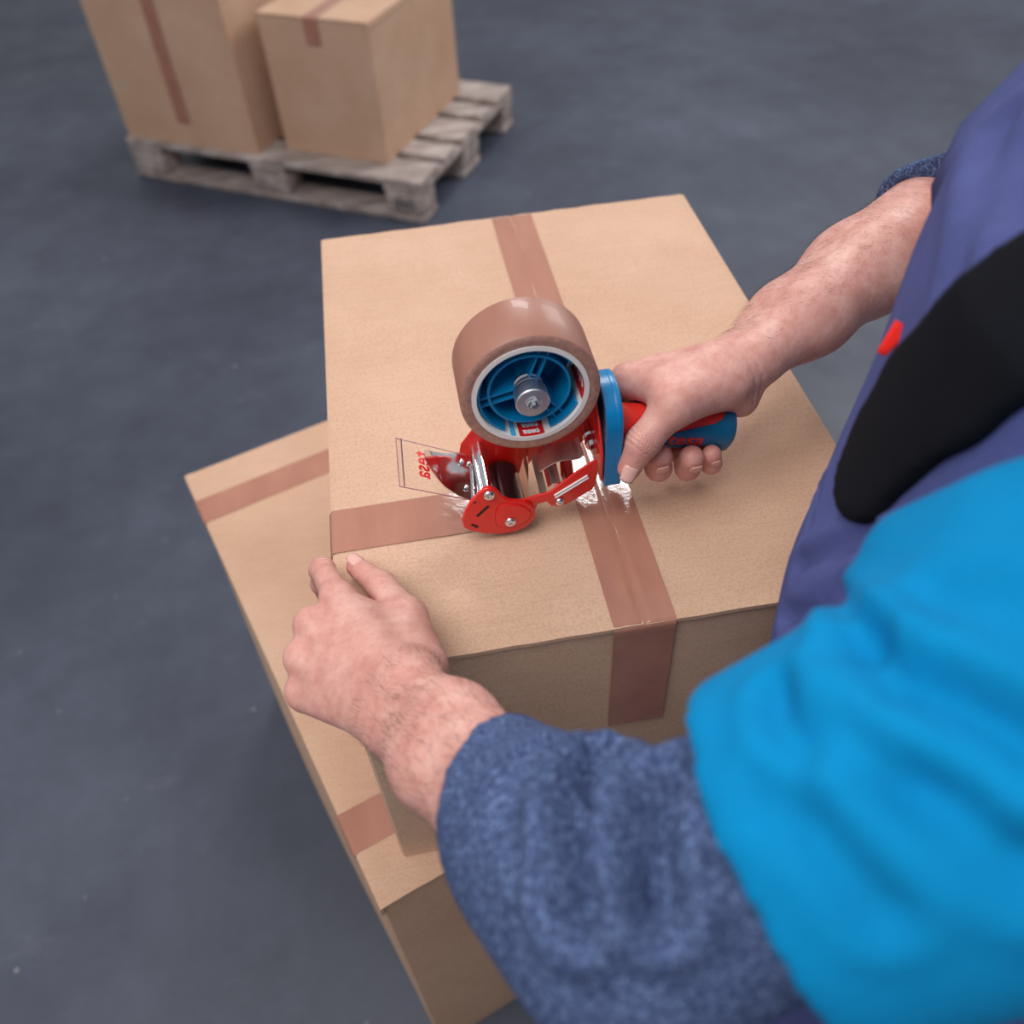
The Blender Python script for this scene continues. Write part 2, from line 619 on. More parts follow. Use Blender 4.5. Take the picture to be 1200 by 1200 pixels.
# local x along the short far edge, local y from the near edge (0) to the far edge (LDEP)
T2 = lambda x, y, z: (LX + ca * x - sa * (y - LDEP), LY + sa * x + ca * (y - LDEP), z - H1 - 0.0005)
H2 = ZB - H1 - 0.0005
low = root('cardboard_box', T2(LB / 2, LDEP / 2, -H2), 'kraft cardboard box underneath the large box, turned at an angle on the floor', 'cardboard box')
obj('body', carton_body(LB, LDEP, H2, T2, 0.013), M_CARD2, low, 30)
for k, (xe, xs) in enumerate(((0.0, LB / 2 - 0.001), (LB, LB / 2 + 0.001))):
    obj('flap', flap(T2, xe, xs, LDEP, 4.3 + 2.1 * k), M_CARD2, low, 40)
for k, b in enumerate((LDEP - 0.113, LDEP - 0.670)):
    tp = tape_path(T2, [(-0.0022, -0.075), (-0.0016, -0.004), (0.0016, 0.0004), (0.006, 0.0006), (LB - 0.004, 0.0006), (LB + 0.0012, -0.003), (LB + 0.002, -0.07)], b, b + 0.05, 'y', 9, 0, 20 + k, 0.00012)
    obj('tape_strip', tp, M_TAPE, low, True)

# ================================================================ pallet and the boxes on it
PX, PY, PA = 0.1912, 2.3806, -0.54404
pc, ps = math.cos(PA), math.sin(PA)
T3 = lambda u, v, z: (PX - pc * u - ps * v, PY - ps * u + pc * v, z - ZB)


def tbox(T, lo, hi, bev=0.004, warp=0.0):
    v, f = box(lo, hi, bev, 2)
    return [T(*(np.array(p) + [rng.uniform(-warp, warp) for _ in range(3)])) for p in v], f


pal = root('pallet', T3(0.6, 0.4, 0), 'worn wooden pallet on the floor carrying two cardboard boxes', 'pallet')
BV = [(0.0, 0.10), (0.3275, 0.4725), (0.70, 0.80)]
BU = [(0.0, 0.145), (0.5275, 0.6725), (1.055, 1.2)]
for v0, v1 in BV:
    obj('bottom_board', tbox(T3, (0.0, v0, 0.0), (1.2, v1, 0.022), 0.004, 0.0008), M_WOOD, pal, 40)
for v0, v1 in BV:
    for u0, u1 in BU:
        obj('block', tbox(T3, (u0 + 0.002, v0 + 0.002, 0.022), (u1 - 0.002, v1 - 0.002, 0.1), 0.006, 0.0012), M_WOOD, pal, 40)
for u0, u1 in BU:
    obj('stringer_board', tbox(T3, (u0, 0.0, 0.1), (u1, 0.8, 0.122), 0.004, 0.0008), M_WOOD, pal, 40)
for v0, v1 in [(0.0, 0.145), (0.187, 0.285), (0.3275, 0.4725), (0.515, 0.613), (0.655, 0.80)]:
    obj('deck_board', tbox(T3, (rng.uniform(0, 0.004), v0, 0.122), (1.2 - rng.uniform(0, 0.004), v1, 0.144), 0.005, 0.0008), M_WOOD, pal, 40)
# stamped oval mark on the near right block
mk = []
for ro, ri in ((1.0, 0.86),):
    V, F = [], []
    for i in range(36):
        q = 2 * math.pi * i / 36
        for r in (ro, ri):
            V.append(T3(0.072 + 0.040 * r * math.cos(q), -0.0008, 0.060 + 0.022 * r * math.sin(q)))
    for i in range(36):
        j = (i + 1) % 36
        F.append([2 * i, 2 * j, 2 * j + 1, 2 * i + 1])
    mk.append((V, F))
for du in (-0.018, 0.0, 0.018):
    mk.append(tbox(T3, (0.072 + du - 0.006, -0.0010, 0.052), (0.072 + du + 0.006, 0.0022, 0.068), 0.0))
obj('stamp', join(*mk), M_INK, pal, label='blurred dark oval stamp')

for k, (u0, v0, w_, d_, h_, lab) in enumerate(((0.632, 0.018, 0.565, 0.40, 0.50, 'cardboard box standing at the far left end of the pallet'),
                                            (0.163, 0.088, 0.402, 0.60, 0.44, 'cardboard box on the pallet corner nearest the big taped box'))):
    # local x runs along u from the right
    Tb = lambda x, y, z, u0=u0, v0=v0, w_=w_, h_=h_: T3(u0 + (w_ - x), v0 + y, z + 0.1445 + h_)
    r = root('cardboard_box', Tb(w_ / 2, d_ / 2, -h_), lab, 'cardboard box', 'boxes on the pallet')
    obj('body', carton_body(w_, d_, h_, Tb, 0.003), M_CARD2, r, 30)
    for e, (xe, xs) in enumerate(((0.0, w_ / 2 - 0.001), (w_, w_ / 2 + 0.001))):
        obj('flap', flap(Tb, xe, xs, d_, 7.3 + 2.1 * e + k), M_CARD2, r, 40)
    tp = tape_path(Tb, [(-0.004, -0.42 if k == 0 else -0.08), (-0.0045, -0.2 if k == 0 else -0.04), (-0.0014, -0.003), (0.001, 0.0008), (d_ - 0.002, 0.0008), (d_ + 0.001, -0.003), (d_ + 0.003, -0.07)], w_ / 2 - 0.025, w_ / 2 + 0.025, 'x', 7, 0, 40 + k, 0.0001)
    obj('tape_strip', tp, M_TAPE, r, True)

# ================================================================ hand-held tape dispenser
YF, YB = 0.1150, 0.1700           # near and far side of the tape track
RC = np.array([0.1765, 0.0, 0.1465])   # roll axis (x, z)
disp = root('tape_dispenser', (0.18, 0.142, 0.0), 'red and blue hand-held tape dispenser standing on the upper box, gripped by the right hand', 'tape dispenser')


def px_poly(pts, Y):
    r = [at(a, b, Y=Y) for a, b in pts]
    return [(p[0], p[2]) for p in r]


# near side plate with arm
near_px = [(566, 574), (575, 571), (583, 575), (590, 582), (600, 585), (612, 585), (626, 581), (644, 576), (672, 555), (699, 537), (701, 547), (698, 566), (694, 572.5),
           (664, 590), (655, 593), (646, 592), (640, 587), (630, 590), (626, 600), (620, 612), (600, 620), (570, 622), (548, 618), (543, 608), (551, 589)]
obj('side_plate', prism(px_poly(near_px, YF), YF - 0.0010, YF + 0.0010, 'y', 0.0006), M_RED, disp, 40)
arm_rib = [(649, 582.5), (690, 557.5), (691, 559.0), (650, 584.5)]
for dy in (0, 2.6):
    rib = px_poly([(a + dy * 0.4, b + dy) for a, b in [(649, 579.5), (688, 556), (689, 557.2), (650, 581)]], YF - 0.001)
    obj('rib', prism(rib, YF - 0.0022, YF - 0.0008, 'y', 0.0005), M_WHITE, disp, 40)
# heart shaped roller cover
heart_px = [(568, 572), (575, 571), (583, 575), (589, 582), (597, 586), (612, 587), (622, 591), (627, 598), (627, 605), (622, 612), (614, 618),
            (604, 622), (588, 625), (568, 624.5), (551, 621), (543.5, 617.5), (541.5, 610), (545.7, 598), (551, 588.7), (560, 579)]
YH = YF - 0.0040
obj('roller_cover', prism(px_poly(heart_px, YH), YH - 0.0012, YH + 0.0030, 'y', 0.0011, 3), M_RED, disp, 50)
emb = [(584, 592), (592, 589.5), (606, 590.5), (616, 593.5), (622, 599), (622.5, 604), (617, 610), (606, 616), (590, 618), (581, 614), (580, 603)]
obj('embossed_boss', prism(px_poly(emb, YH - 0.0012), YH - 0.0026, YH - 0.0010, 'y', 0.0013, 3), M_RED, disp, 50)
for a, b, c, d_ in ((572.5, 593, 559, 605), (552.5, 614.5, 560, 617.5), (555.8, 588.4, 557.2, 589.4)):
    pa, pb = at(a, b, Y=YH - 0.0012), at(c, d_, Y=YH - 0.0012)
    dv = (pb - pa) / np.linalg.norm(pb - pa)
    nv = np.array([-dv[2], 0, dv[0]]) * 0.0012
    quad = [(q[0], q[2]) for q in (pa + nv, pb + nv, pb - nv, pa - nv)]
    obj('slot', prism(quad, YH - 0.0015, YH - 0.0004, 'y'), M_SLOT, disp)


def bolt(c, r, out=(0, -1, 0), h=0.003, name='bolt'):
    c, out = np.array(c), np.array(out, float)
    b = c + out * 0.2
    pr = [(0, r), (h * 0.45, r), (h * 0.8, r * 0.86), (h, r * 0.55), (h, r * 0.34), (h * 0.55, r * 0.3)]
    return obj(name, lathe(c, b, pr, 20), M_CHROME, disp, 40)


bolt(at(598, 611, Y=YH - 0.0024), 0.0048)
bolt(at(573, 580, Y=YH - 0.0010), 0.0048)
bolt(at(655.6, 587, Y=YF - 0.001), 0.0040)

# far side plate
far = [(0.1240, 0.020), (0.1190, 0.040), (0.1230, 0.058), (0.1350, 0.074), (0.1500, 0.084), (0.1570, 0.110), (0.1600, 0.150), (0.1680, 0.163), (0.1765, 0.167), (0.1860, 0.163), (0.1930, 0.150),
       (0.1990, 0.120), (0.2150, 0.118), (0.2330, 0.124), (0.2330, 0.046), (0.2200, 0.030), (0.2000, 0.034), (0.1850, 0.030), (0.1760, 0.016), (0.1640, 0.003), (0.1440, 0.003)]
obj('side_plate', prism(far, YB + 0.001, YB + 0.003, 'y', 0.0007), M_RED, disp, 40)
obj('end_plate', prism([(YF - 0.001, 0.048), (YB + 0.002, 0.048), (YB + 0.002, 0.124), (YB - 0.012, 0.124), (YF + 0.012, 0.100), (YF - 0.001, 0.078)], 0.2310, 0.2332, 'x', 0.0007), M_RED, disp, 40)
# press roller and chrome rods between the plates
bx = at(598, 611, Y=YH)
RX, RZ = bx[0], 0.0185
obj('press_roller', lathe((RX, YF + 0.002, RZ), (RX, YB, RZ), [(0, 0.006), (0, 0.0150), (0.0015, 0.0165), (0.0505, 0.0165), (0.052, 0.0150), (0.052, 0.006)], 40), M_ROLLER, disp, 40)
rx = at(573, 580, Y=YH)
for dx, dz, r in ((0, 0, 0.0042), (-0.0055, -0.002, 0.0022)):
    obj('guide_rod', rod((rx[0] + dx, YF - 0.003, rx[2] + dz), (rx[0] + dx, YB + 0.001, rx[2] + dz), r, 20), M_CHROME, disp, 40)

# clear flap with the brand lettering
fa, fb, fc, fd = at(464, 513.5, Y=0.1670), at(548, 534, Y=0.1670), at(552, 586, Y=0.1190), at(468.5, 570, Y=0.1190)
NX = np.cross(fb - fa, fd - fa)
NX /= np.linalg.norm(NX)
if NX[2] < 0:
    NX = -NX


def fq(s, t, h=0.0):
    return (fa * (1 - s) + fb * s) * (1 - t) + (fd * (1 - s) + fc * s) * t + NX * h


obj('clear_flap', sheet([[fq(i / 6, j / 6) for j in range(7)] for i in range(7)], 0.0018), M_CLEAR, disp)
rimr = [[fq(-0.0 + 0.06 * i, j / 6, 0.0016) for j in range(7)] for i in range(2)]
obj('flap_lip', sheet(rimr, 0.0014), M_CLEAR, disp)
edge = [fq(0, 0), fq(0.97, 0), fq(0.97, 1), fq(0, 1)]
obj('flap_edge', join(rod(edge[0], edge[1], 0.0005, 6), rod(edge[3], edge[2], 0.0005, 6), rod(edge[0], edge[3], 0.0006, 6), rod(fq(0.06, 0), fq(0.06, 1), 0.0004, 6)), M_CLEAREDGE, disp)
v, f = text_mesh('tesa', 0.0185, 0.0004)
wid = v[:, 0].max() - v[:, 0].min()
# letters run across the flap, t at the far end, read from the handle side
tv = [fq(0.330 - q[1] / 0.060, 0.470 + q[0] / 0.0535, 0.0012) for q in v]
obj('lettering', (tv, f), M_PRINTRED, disp, label='red brand lettering on the clear flap')

# polished steel deflector over the flap
mp = [(494, 533), (497, 530.5), (507, 529.5), (522, 528), (536, 528.3), (548, 533), (556, 546), (560, 563), (564, 578), (556, 584), (549, 583), (538, 577), (524, 567), (512, 558), (502, 549), (495, 541)]


def on_flap(px, py, h):
    d = RMN @ np.array([(px - 600) / FPX, -(py - 600) / FPX, -1.0])
    o = fa + NX * h
    t = np.dot(o - CAM, NX) / np.dot(d, NX)
    return CAM + t * d


mp3 = [on_flap(a, b, 0.0045) for a, b in mp]
cen = np.mean(mp3, axis=0)
sd = (fb - fa) / np.linalg.norm(fb - fa)
smax = max(np.dot(p - cen, sd) for p in mp3)
smin_ = min(np.dot(p - cen, sd) for p in mp3)
V, F = [], []
RN = 7
for k in range(RN + 1):
    for p in mp3:
        q = cen + (p - cen) * (k / RN if k else 0.02)
        s = (np.dot(q - cen, sd) - smin_) / (smax - smin_)
        V.append(q + NX * (0.006 * (0.35 - s) * (s < 0.35) / 0.35 - 0.004 * math.sin(math.pi * s)))
n = len(mp3)
for k in range(RN):
    for i in range(n):
        j = (i + 1) % n
        F.append([k * n + i, (k + 1) * n + i, (k + 1) * n + j, k * n + j])
F.append(list(range(n)))
V2 = [p - NX * 0.0009 for p in V]
m_ = len(V)
F2 = [[i + m_ for i in q][::-1] for q in F]
rim = [[RN * n + i, RN * n + (i + 1) % n, m_ + RN * n + (i + 1) % n, m_ + RN * n + i] for i in range(n)]
obj('steel_deflector', (V + V2, F + F2 + rim), M_CHROME, disp, 50)
for a, b in ((541, 540.5), (549.5, 543), (546.5, 571), (555.5, 573)):
    c = on_flap(a, b, 0.0030)
    bolt(c, 0.0019, NX, 0.0022, 'rivet')

# spring blade, cutter bracket and its bolt
sl0, sl1 = at(632.5, 553, Y=0.127), at(631, 534, Y=0.150)
sr0, sr1 = at(684, 539, Y=0.127), at(677, 517, Y=0.150)
rows = []
for i in range(15):
    t = i / 14
    up = 0.006 * math.sin(math.pi * min(1, t * 1.05)) + (0.006 * max(0, (t - 0.75) / 0.25) ** 2)
    rows.append([(sl0 * (1 - t) + sr0 * t) * (1 - j / 4) + (sl1 * (1 - t) + sr1 * t) * (j / 4) + np.array([0, 0, up]) for j in range(5)])
obj('spring_blade', sheet(rows, 0.0008), M_STEEL, disp, 40)
c = at(690, 516, Y=0.142)
obj('tension_bolt', lathe(c + np.array([0.002, 0.022, 0]), c + np.array([0.002, -0.2, 0]), [(0, 0.0045), (0.012, 0.0045), (0.012, 0.0065), (0.018, 0.0065), (0.018, 0.0050), (0.024, 0.0050), (0.024, 0.0062), (0.028, 0.0062), (0.028, 0.0035), (0.036, 0.0035)], 20), M_CHROME, disp, 40)
a0, a1 = at(631, 526, Y=0.166), at(646, 520, Y=0.166)
b0, b1 = at(643, 572, Y=0.1165), at(657, 566, Y=0.1165)
rows = [[(a0 * (1 - t) + b0 * t) * (1 - s) + (a1 * (1 - t) + b1 * t) * s + np.array([0, 0, 0.0016 * math.sin(math.pi * s)]) for s in (0, 0.33, 0.66, 1)] for t in np.linspace(0, 1, 9)]
obj('cutter_holder', sheet(rows, 0.0016), M_CHROME, disp, 40)
# toothed cutting edge below the holder
tp, bt = [], []
for i in range(25):
    t = i / 24
    p = a0 * (1 - t) + b0 * t + np.array([-0.002, 0, -0.002])
    tp.append(p)
    bt.append(p + np.array([-0.004, 0, -0.010 - (0.0025 if i % 2 else 0)]))
obj('serrated_cutter', sheet([tp, bt], 0.0007), M_STEEL, disp)
a0, a1 = at(655, 528, Y=0.164), at(668, 523, Y=0.164)
b0, b1 = at(659, 571, Y=0.1165), at(673, 561, Y=0.1165)
rows = [[(a0 * (1 - t) + b0 * t) * (1 - s) + (a1 * (1 - t) + b1 * t) * s for s in (0, 0.5, 1)] for t in np.linspace(0, 1, 5)]
obj('brake_plate', sheet(rows, 0.0012), M_CHROME, disp, 40)

# hub that carries the roll
hx, hz = RC[0], RC[2]
cyl = lambda y0, y1, prof, n=48, caps=True: lathe((hx, y0, hz), (hx, y1, hz), prof, n, caps)
hub = obj('hub', cyl(0.168, 0.1, [(0, 0.010), (0, 0.0398), (0.004, 0.0398), (0.004, 0.0385), (0.006, 0.0375), (0.006, 0.012)], 56), M_HUB, disp, 40)
def arc_wall(a0, a1, r0, r1, y0, y1):
    n = max(4, int((a1 - a0) / 5))
    rows = []
    for q in np.radians(np.linspace(a0, a1, n)):
        rows.append([(hx + (r0 + r1) / 2 * math.cos(q), y, hz + (r0 + r1) / 2 * math.sin(q)) for y in (y0, (y0 + y1) / 2, y1)])
    return sheet(rows, r1 - r0)


for a0, a1 in ((34, 150), (156, 238), (292, 336)):
    obj('hub_rim', arc_wall(a0, a1, 0.0380, 0.0399, 0.1200, 0.163), M_HUB, hub, 40)
obj('hub_ring', cyl(0.1235, 0.2, [(0, 0.0298), (0, 0.0318), (0.040, 0.0318), (0.040, 0.0298), (0, 0.0298)], 56, False), M_HUB, hub, 40)
for ang in (69, 192, 308):
    q = math.radians(ang)
    d = np.array([math.cos(q), 0, math.sin(q)])
    s = np.array([-math.sin(q), 0, math.cos(q)])
    for o_ in (-0.0034, 0.0034):
        a, b = d * 0.006 + s * o_, d * 0.0385 + s * o_
        bm_v, bm_f = [], []
        for yy in (0.1250, 0.1640):
            for pt in (a - s * 0.0007, b - s * 0.0007, b + s * 0.0007, a + s * 0.0007):
                bm_v.append((hx + pt[0], yy, hz + pt[2]))
        bm_f = [[0, 1, 2, 3], [7, 6, 5, 4], [0, 4, 5, 1], [1, 5, 6, 2], [2, 6, 7, 3], [3, 7, 4, 0]]
        obj('spoke', (bm_v, bm_f), M_HUB, hub)
obj('hub_sleeve', cyl(0.166, 0.1, [(0, 0.0095), (0.036, 0.0095), (0.036, 0.004)], 32), M_HUB, hub, 40)
kn = obj('tension_knob', cyl(0.131, 0.0, [(0, 0.0085), (0, 0.0112), (0.0022, 0.0112), (0.003, 0.0098), (0.0045, 0.0098), (0.0052, 0.0114), (0.0074, 0.0114), (0.0082, 0.0100), (0.0098, 0.0100),
                                       (0.0104, 0.0128), (0.0222, 0.0128), (0.0230, 0.0120), (0.0232, 0.0066), (0.0222, 0.0062), (0.0222, 0.0030)], 48), M_KNOB, disp, 35)
obj('nut', cyl(0.1092, 0.0, [(0, 0.0052), (0.0028, 0.0052), (0.0034, 0.0046), (0.0034, 0.0028), (0.0052, 0.0028), (0.0056, 0.0022)], 6), M_CHROME, kn)

# blue hand guard
gy0, gy1, gz0, gz1 = 0.1115, 0.1740, 0.0400, 0.1300


def rrect(y0, y1, z0, z1, rb, rt, n=7):
    P = []
    for cx, cz, r, s in ((y1 - rb, z0 + rb, rb, -90), (y1 - rt, z1 - rt, rt, 0), (y0 + rt, z1 - rt, rt, 90), (y0 + rb, z0 + rb, rb, 180)):
        for k in range(n):
            q = math.radians(s + 90 * k / (n - 1))
            P.append((cx + r * math.cos(q), cz + r * math.sin(q)))
    return P


outer = rrect(gy0, gy1, gz0, gz1, 0.006, 0.028)
inner = rrect(gy0 + 0.005, gy1 - 0.005, gz0 + 0.005, gz1 - 0.006, 0.004, 0.023)
gd = obj('hand_guard', prism(outer, 0.2420, 0.2480, 'x', 0.0015, 3), M_BLUE, disp, 40)
V, F = [], []
K = len(outer)
for X in (0.2345, 0.2425):
    V += [(X, a, b) for a, b in outer] + [(X, a, b) for a, b in inner]
for i in range(K):
    j = (i + 1) % K
    F += [[i, j, K + j, K + i], [2 * K + i, 3 * K + i, 3 * K + j, 2 * K + j], [i, 2 * K + i, 2 * K + j, j], [K + i, K + j, 3 * K + j, 3 * K + i]]
obj('guard_rim', (V, F), M_BLUE, gd, 40)

# handle
HA, HB = np.array([0.2470, 0.1425, 0.0835]), np.array([0.3445, 0.1425, 0.0610])
hd = (HB - HA) / np.linalg.norm(HB - HA)
hup = np.array([0, 0, 1.0]) - hd * hd[2]
hup /= np.linalg.norm(hup)
hnear = np.array([0, -1.0, 0])
HL = float(np.linalg.norm(HB - HA))
us = [0, 0.08, 0.2, 0.35, 0.5, 0.65, 0.8, 0.9, 0.96, 1.0, 1.02]
rvs = [0.0185, 0.0180, 0.0178, 0.0185, 0.0192, 0.0188, 0.0190, 0.0200, 0.0208, 0.0205, 0.0180]


def hpt(u, th, off=0.0):
    r = float(np.interp(u, us, rvs))
    rv, rh = r + off, r * 0.90 + off
    return HA + hd * (u * HL) + hup * (rv * math.cos(th)) + hnear * (rh * math.sin(th))


ug = list(np.linspace(0, 0.96, 25)) + [0.98, 1.0, 1.012, 1.02]
V, F = [], []
N = 40
for u in ug:
    V += [hpt(u, 2 * math.pi * i / N) for i in range(N)]
for j in range(len(ug) - 1):
    for i in range(N):
        k = (i + 1) % N
        F.append([j * N + i, j * N + k, (j + 1) * N + k, (j + 1) * N + i])
F += [list(range(N))[::-1], [(len(ug) - 1) * N + i for i in range(N)]]
hnd = obj('handle', (V, F), M_REDRUB, disp, 50, label='red rubber handle')
# blue end cap ring and the blue inlay along the near side
rows = [[hpt(u, 2 * math.pi * i / N, 0.0006) for i in range(N + 1)] for u in (0.925, 0.94, 0.96, 0.98, 1.0, 1.014, 1.022)]
capv, capf = sheet(rows, 0.0006)
obj('end_cap', join((capv, capf), lathe(HA + hd * HL * 1.018, HB + hd, [(0, 0.0172), (0.0012, 0.0165), (0.0016, 0.012)], 40)), M_BLUED, hnd, 50, label='blue rubber end of the handle')
rows = []
for u in np.linspace(0.05, 0.94, 60):
    lo = np.interp(u, [0.05, 0.2, 0.45, 0.7, 0.82, 0.88, 0.94], [150, 120, 75, 55, 46, 36, 10])
    hi = np.interp(u, [0.05, 0.2, 0.45, 0.62, 0.68, 0.78, 0.88, 0.92, 0.94], [235, 210, 165, 140, 128, 112, 108, 118, 150])
    rows.append([hpt(u, math.radians(lo + (hi - lo) * k / 14), 0.0005) for k in range(15)])
obj('grip_inlay', sheet(rows, 0.0005), M_BLUED, hnd, 50, label='blue rubber inlay along the handle')
v, f = text_mesh('tesa', 0.0155, 0.0003)
tv = []
for q in v:
    u = 0.60 + q[0] * 1.25 / HL
    th = math.radians(92) - q[1] / 0.0185
    tv.append(hpt(u, th, 0.0011))
obj('lettering', (tv, f), M_REDRUB, hnd, label='red brand lettering on the handle')

# ================================================================ roll of tape on the hub
YR0, YR1 = 0.1170, 0.1665
roll = root('tape_roll', (hx, 0.142, hz - 0.053), 'roll of brown packing tape mounted on the dispenser', 'tape roll')
L = YR1 - YR0
film = obj('tape_film', cyl(YR0, 1.0, [(0.0006, 0.0525), (0.0012, 0.0530), (L - 0.0006, 0.0530), (L, 0.0524), (L, 0.0443)], 96, False), M_ROLL, roll, 40)
obj('roll_side', cyl(YR0, 1.0, [(0.0003, 0.0440), (0.0, 0.0444), (0.0, 0.0521), (0.0004, 0.0526)], 96, False), M_ROLLSIDE, roll, 40)
core = obj('paper_core', cyl(YR0 - 0.0006, 1.0, [(0, 0.0406), (0, 0.0443), (L + 0.001, 0.0443), (L + 0.001, 0.0406), (0, 0.0406)], 96, False), M_CORE, roll, 40)


def core_patch(a0, a1, y0, y1, r=0.0403):
    rows = [[(hx + r * math.cos(math.radians(a)), y, hz + r * math.sin(math.radians(a))) for y in (y0, (y0 + y1) / 2, y1)] for a in np.linspace(a0, a1, max(3, int(abs(a1 - a0) / 3)))]
    return sheet(rows)


for a0, a1, m, nm in ((256, 284, M_PRINTRED, 'red_print'), (246, 252, M_PRINTBLUE, 'blue_print'), (-16, 26, M_PRINTRED, 'red_print')):
    obj(nm, core_patch(a0, a1, YR0 + 0.0003, YR0 + 0.046), m, core)
v, f = text_mesh('tesa', 0.0080, 0.0003)
for a_c, ys in ((270, (0.1215, 0.1290, 0.1365)), (5, (0.1215, 0.1290, 0.1365, 0.144))):
    parts = []
    for yc in ys:
        parts.append(([(hx + 0.0400 * math.cos(math.radians(a_c) - q[0] / 0.0400), yc - q[1], hz + 0.0400 * math.sin(math.radians(a_c) - q[0] / 0.0400)) for q in v], f))
    obj('lettering', join(*parts), M_WHITE, core)
# strand of tape running from the roll down to the press roller
pts = []
for t in np.linspace(0, 1, 8):
    pts.append(np.array([hx - 0.004 + 0.0005, 0, hz - 0.0529]) * (1 - t) + np.array([RX + 0.0168, 0, RZ + 0.003]) * t)
for q in np.linspace(0, -70, 6)[1:]:
    pts.append(np.array([RX + 0.0170 * math.cos(math.radians(q)), 0, RZ + 0.0170 * math.sin(math.radians(q))]))
M_STRAND = mat_clear('thin_brown_film', srgb(226, 180, 160), 1.05, 0.05)
obj('tape_strand', sheet([[(p[0], y, p[2]) for y in np.linspace(YR0 + 0.0005, YR1 - 0.0005, 5)] for p in pts]), M_STRAND, roll, True)

# ================================================================ the person: smooth blended volumes, meshed once
class Field:
    def __init__(s, lo, hi, h):
        s.lo, s.h = np.array(lo, float), h
        s.n = np.ceil((np.array(hi) - s.lo) / h).astype(int) + 1
        s.F = np.full(s.n, 0.06, np.float32)

    def grid(s, lo=None, hi=None):
        if lo is None:
            i0, i1 = np.zeros(3, int), s.n
        else:
            i0 = np.clip(np.floor((np.array(lo) - s.lo) / s.h).astype(int), 0, s.n)
            i1 = np.clip(np.ceil((np.array(hi) - s.lo) / s.h).astype(int) + 1, 0, s.n)
        ax = [(s.lo[k] + s.h * np.arange(i0[k], i1[k])).astype(np.float32) for k in range(3)]
        X, Y, Z = np.meshgrid(*ax, indexing='ij', sparse=True)
        return tuple(slice(a, b) for a, b in zip(i0, i1)), X, Y, Z


def smin(a, b, k):
    if k <= 0:
        return np.minimum(a, b)
    h = np.clip(0.5 + 0.5 * (b - a) / k, 0, 1)
    return b + (a - b) * h - k * h * (1 - h)


def d_cone(X, Y, Z, a, b, ra, rb):
    a, b = np.array(a, np.float32), np.array(b, np.float32)
    e = b - a
    L2 = float(e @ e) + 1e-12
    t = np.clip(((X - a[0]) * e[0] + (Y - a[1]) * e[1] + (Z - a[2]) * e[2]) / L2, 0, 1)
    d = np.sqrt((X - a[0] - t * e[0]) ** 2 + (Y - a[1] - t * e[1]) ** 2 + (Z - a[2] - t * e[2]) ** 2)
    return d - (ra + t * (rb - ra))


def add_cone(fd, a, b, ra, rb, k=0.006):
    m = max(ra, rb) + max(k, 0) * 1.5 + 0.012
    lo, hi = np.minimum(a, b) - m, np.maximum(a, b) + m
    sl, X, Y, Z = fd.grid(lo, hi)
    if 0 in [x.stop - x.start for x in sl]:
        return
    fd.F[sl] = smin(fd.F[sl], d_cone(X, Y, Z, a, b, ra, rb).astype(np.float32), k)


def add_chain(fd, pts, rad, k=0.005):
    for (a, b, ra, rb) in zip(pts[:-1], pts[1:], rad[:-1], rad[1:]):
        add_cone(fd, a, b, ra, rb, k)


def mesh_field(fd):
    """surface nets"""
    F, h, lo = fd.F, fd.h, fd.lo
    S = F < 0
    c = [S[i:S.shape[0] - 1 + i, j:S.shape[1] - 1 + j, k:S.shape[2] - 1 + k] for i in (0, 1) for j in (0, 1) for k in (0, 1)]
    cnt = sum(x.astype(np.int8) for x in c)
    act = (cnt > 0) & (cnt < 8)
    I, J, K = np.nonzero(act)
    idx = np.full(act.shape, -1, np.int64)
    idx[I, J, K] = np.arange(len(I))
    P = np.zeros((len(I), 3))
    N = np.zeros(len(I))
    for ax in range(3):
        o1, o2 = [a for a in range(3) if a != ax]
        for p in (0, 1):
            for q in (0, 1):
                off = [0, 0, 0]
                off[o1], off[o2] = p, q
                off2 = list(off)
                off2[ax] = 1
                va = F[I + off[0], J + off[1], K + off[2]]
                vb = F[I + off2[0], J + off2[1], K + off2[2]]
                m = (va < 0) != (vb < 0)
                t = np.where(m, va / np.where(m, va - vb, 1), 0)
                pt = np.tile(np.array(off, float), (len(I), 1))
                pt[:, ax] += t
                P += pt * m[:, None]
                N += m
    P = (P / N[:, None] + np.stack([I, J, K], 1)) * h + lo
    Q = []
    for ax in range(3):
        o1, o2 = [a for a in range(3) if a != ax]
        sa_ = [slice(None)] * 3
        sb_ = [slice(None)] * 3
        sa_[ax], sb_[ax] = slice(0, -1), slice(1, None)
        A, B = S[tuple(sa_)], S[tuple(sb_)]
        e = np.argwhere(A != B)
        e = e[(e[:, o1] > 0) & (e[:, o2] > 0) & (e[:, o1] < act.shape[o1]) & (e[:, o2] < act.shape[o2])]
        if not len(e):
            continue
        ins = A[tuple(e.T)]
        def cell(d1, d2):
            g = e.copy()
            g[:, o1] += d1
            g[:, o2] += d2
            return idx[tuple(g.T)]
        q = np.stack([cell(-1, -1), cell(0, -1), cell(0, 0), cell(-1, 0)], 1)
        flip = ins if ax != 1 else ~ins
        q[~flip] = q[~flip][:, ::-1]
        Q.append(q)
    Q = np.concatenate(Q)
    Q = Q[(Q >= 0).all(1)]
    return P, Q


def relax(P, Q, it=2, lam=0.5):
    E_ = np.concatenate([Q[:, [0, 1]], Q[:, [1, 2]], Q[:, [2, 3]], Q[:, [3, 0]]])
    for _ in range(it):
        A = np.zeros_like(P)
        n = np.zeros(len(P))
        for a, b in ((0, 1), (1, 0)):
            for ax in range(3):
                A[:, ax] += np.bincount(E_[:, a], P[E_[:, b], ax], len(P))
            n += np.bincount(E_[:, a], minlength=len(P))
        P = P + lam * (A / np.maximum(n, 1)[:, None] - P)
    return P


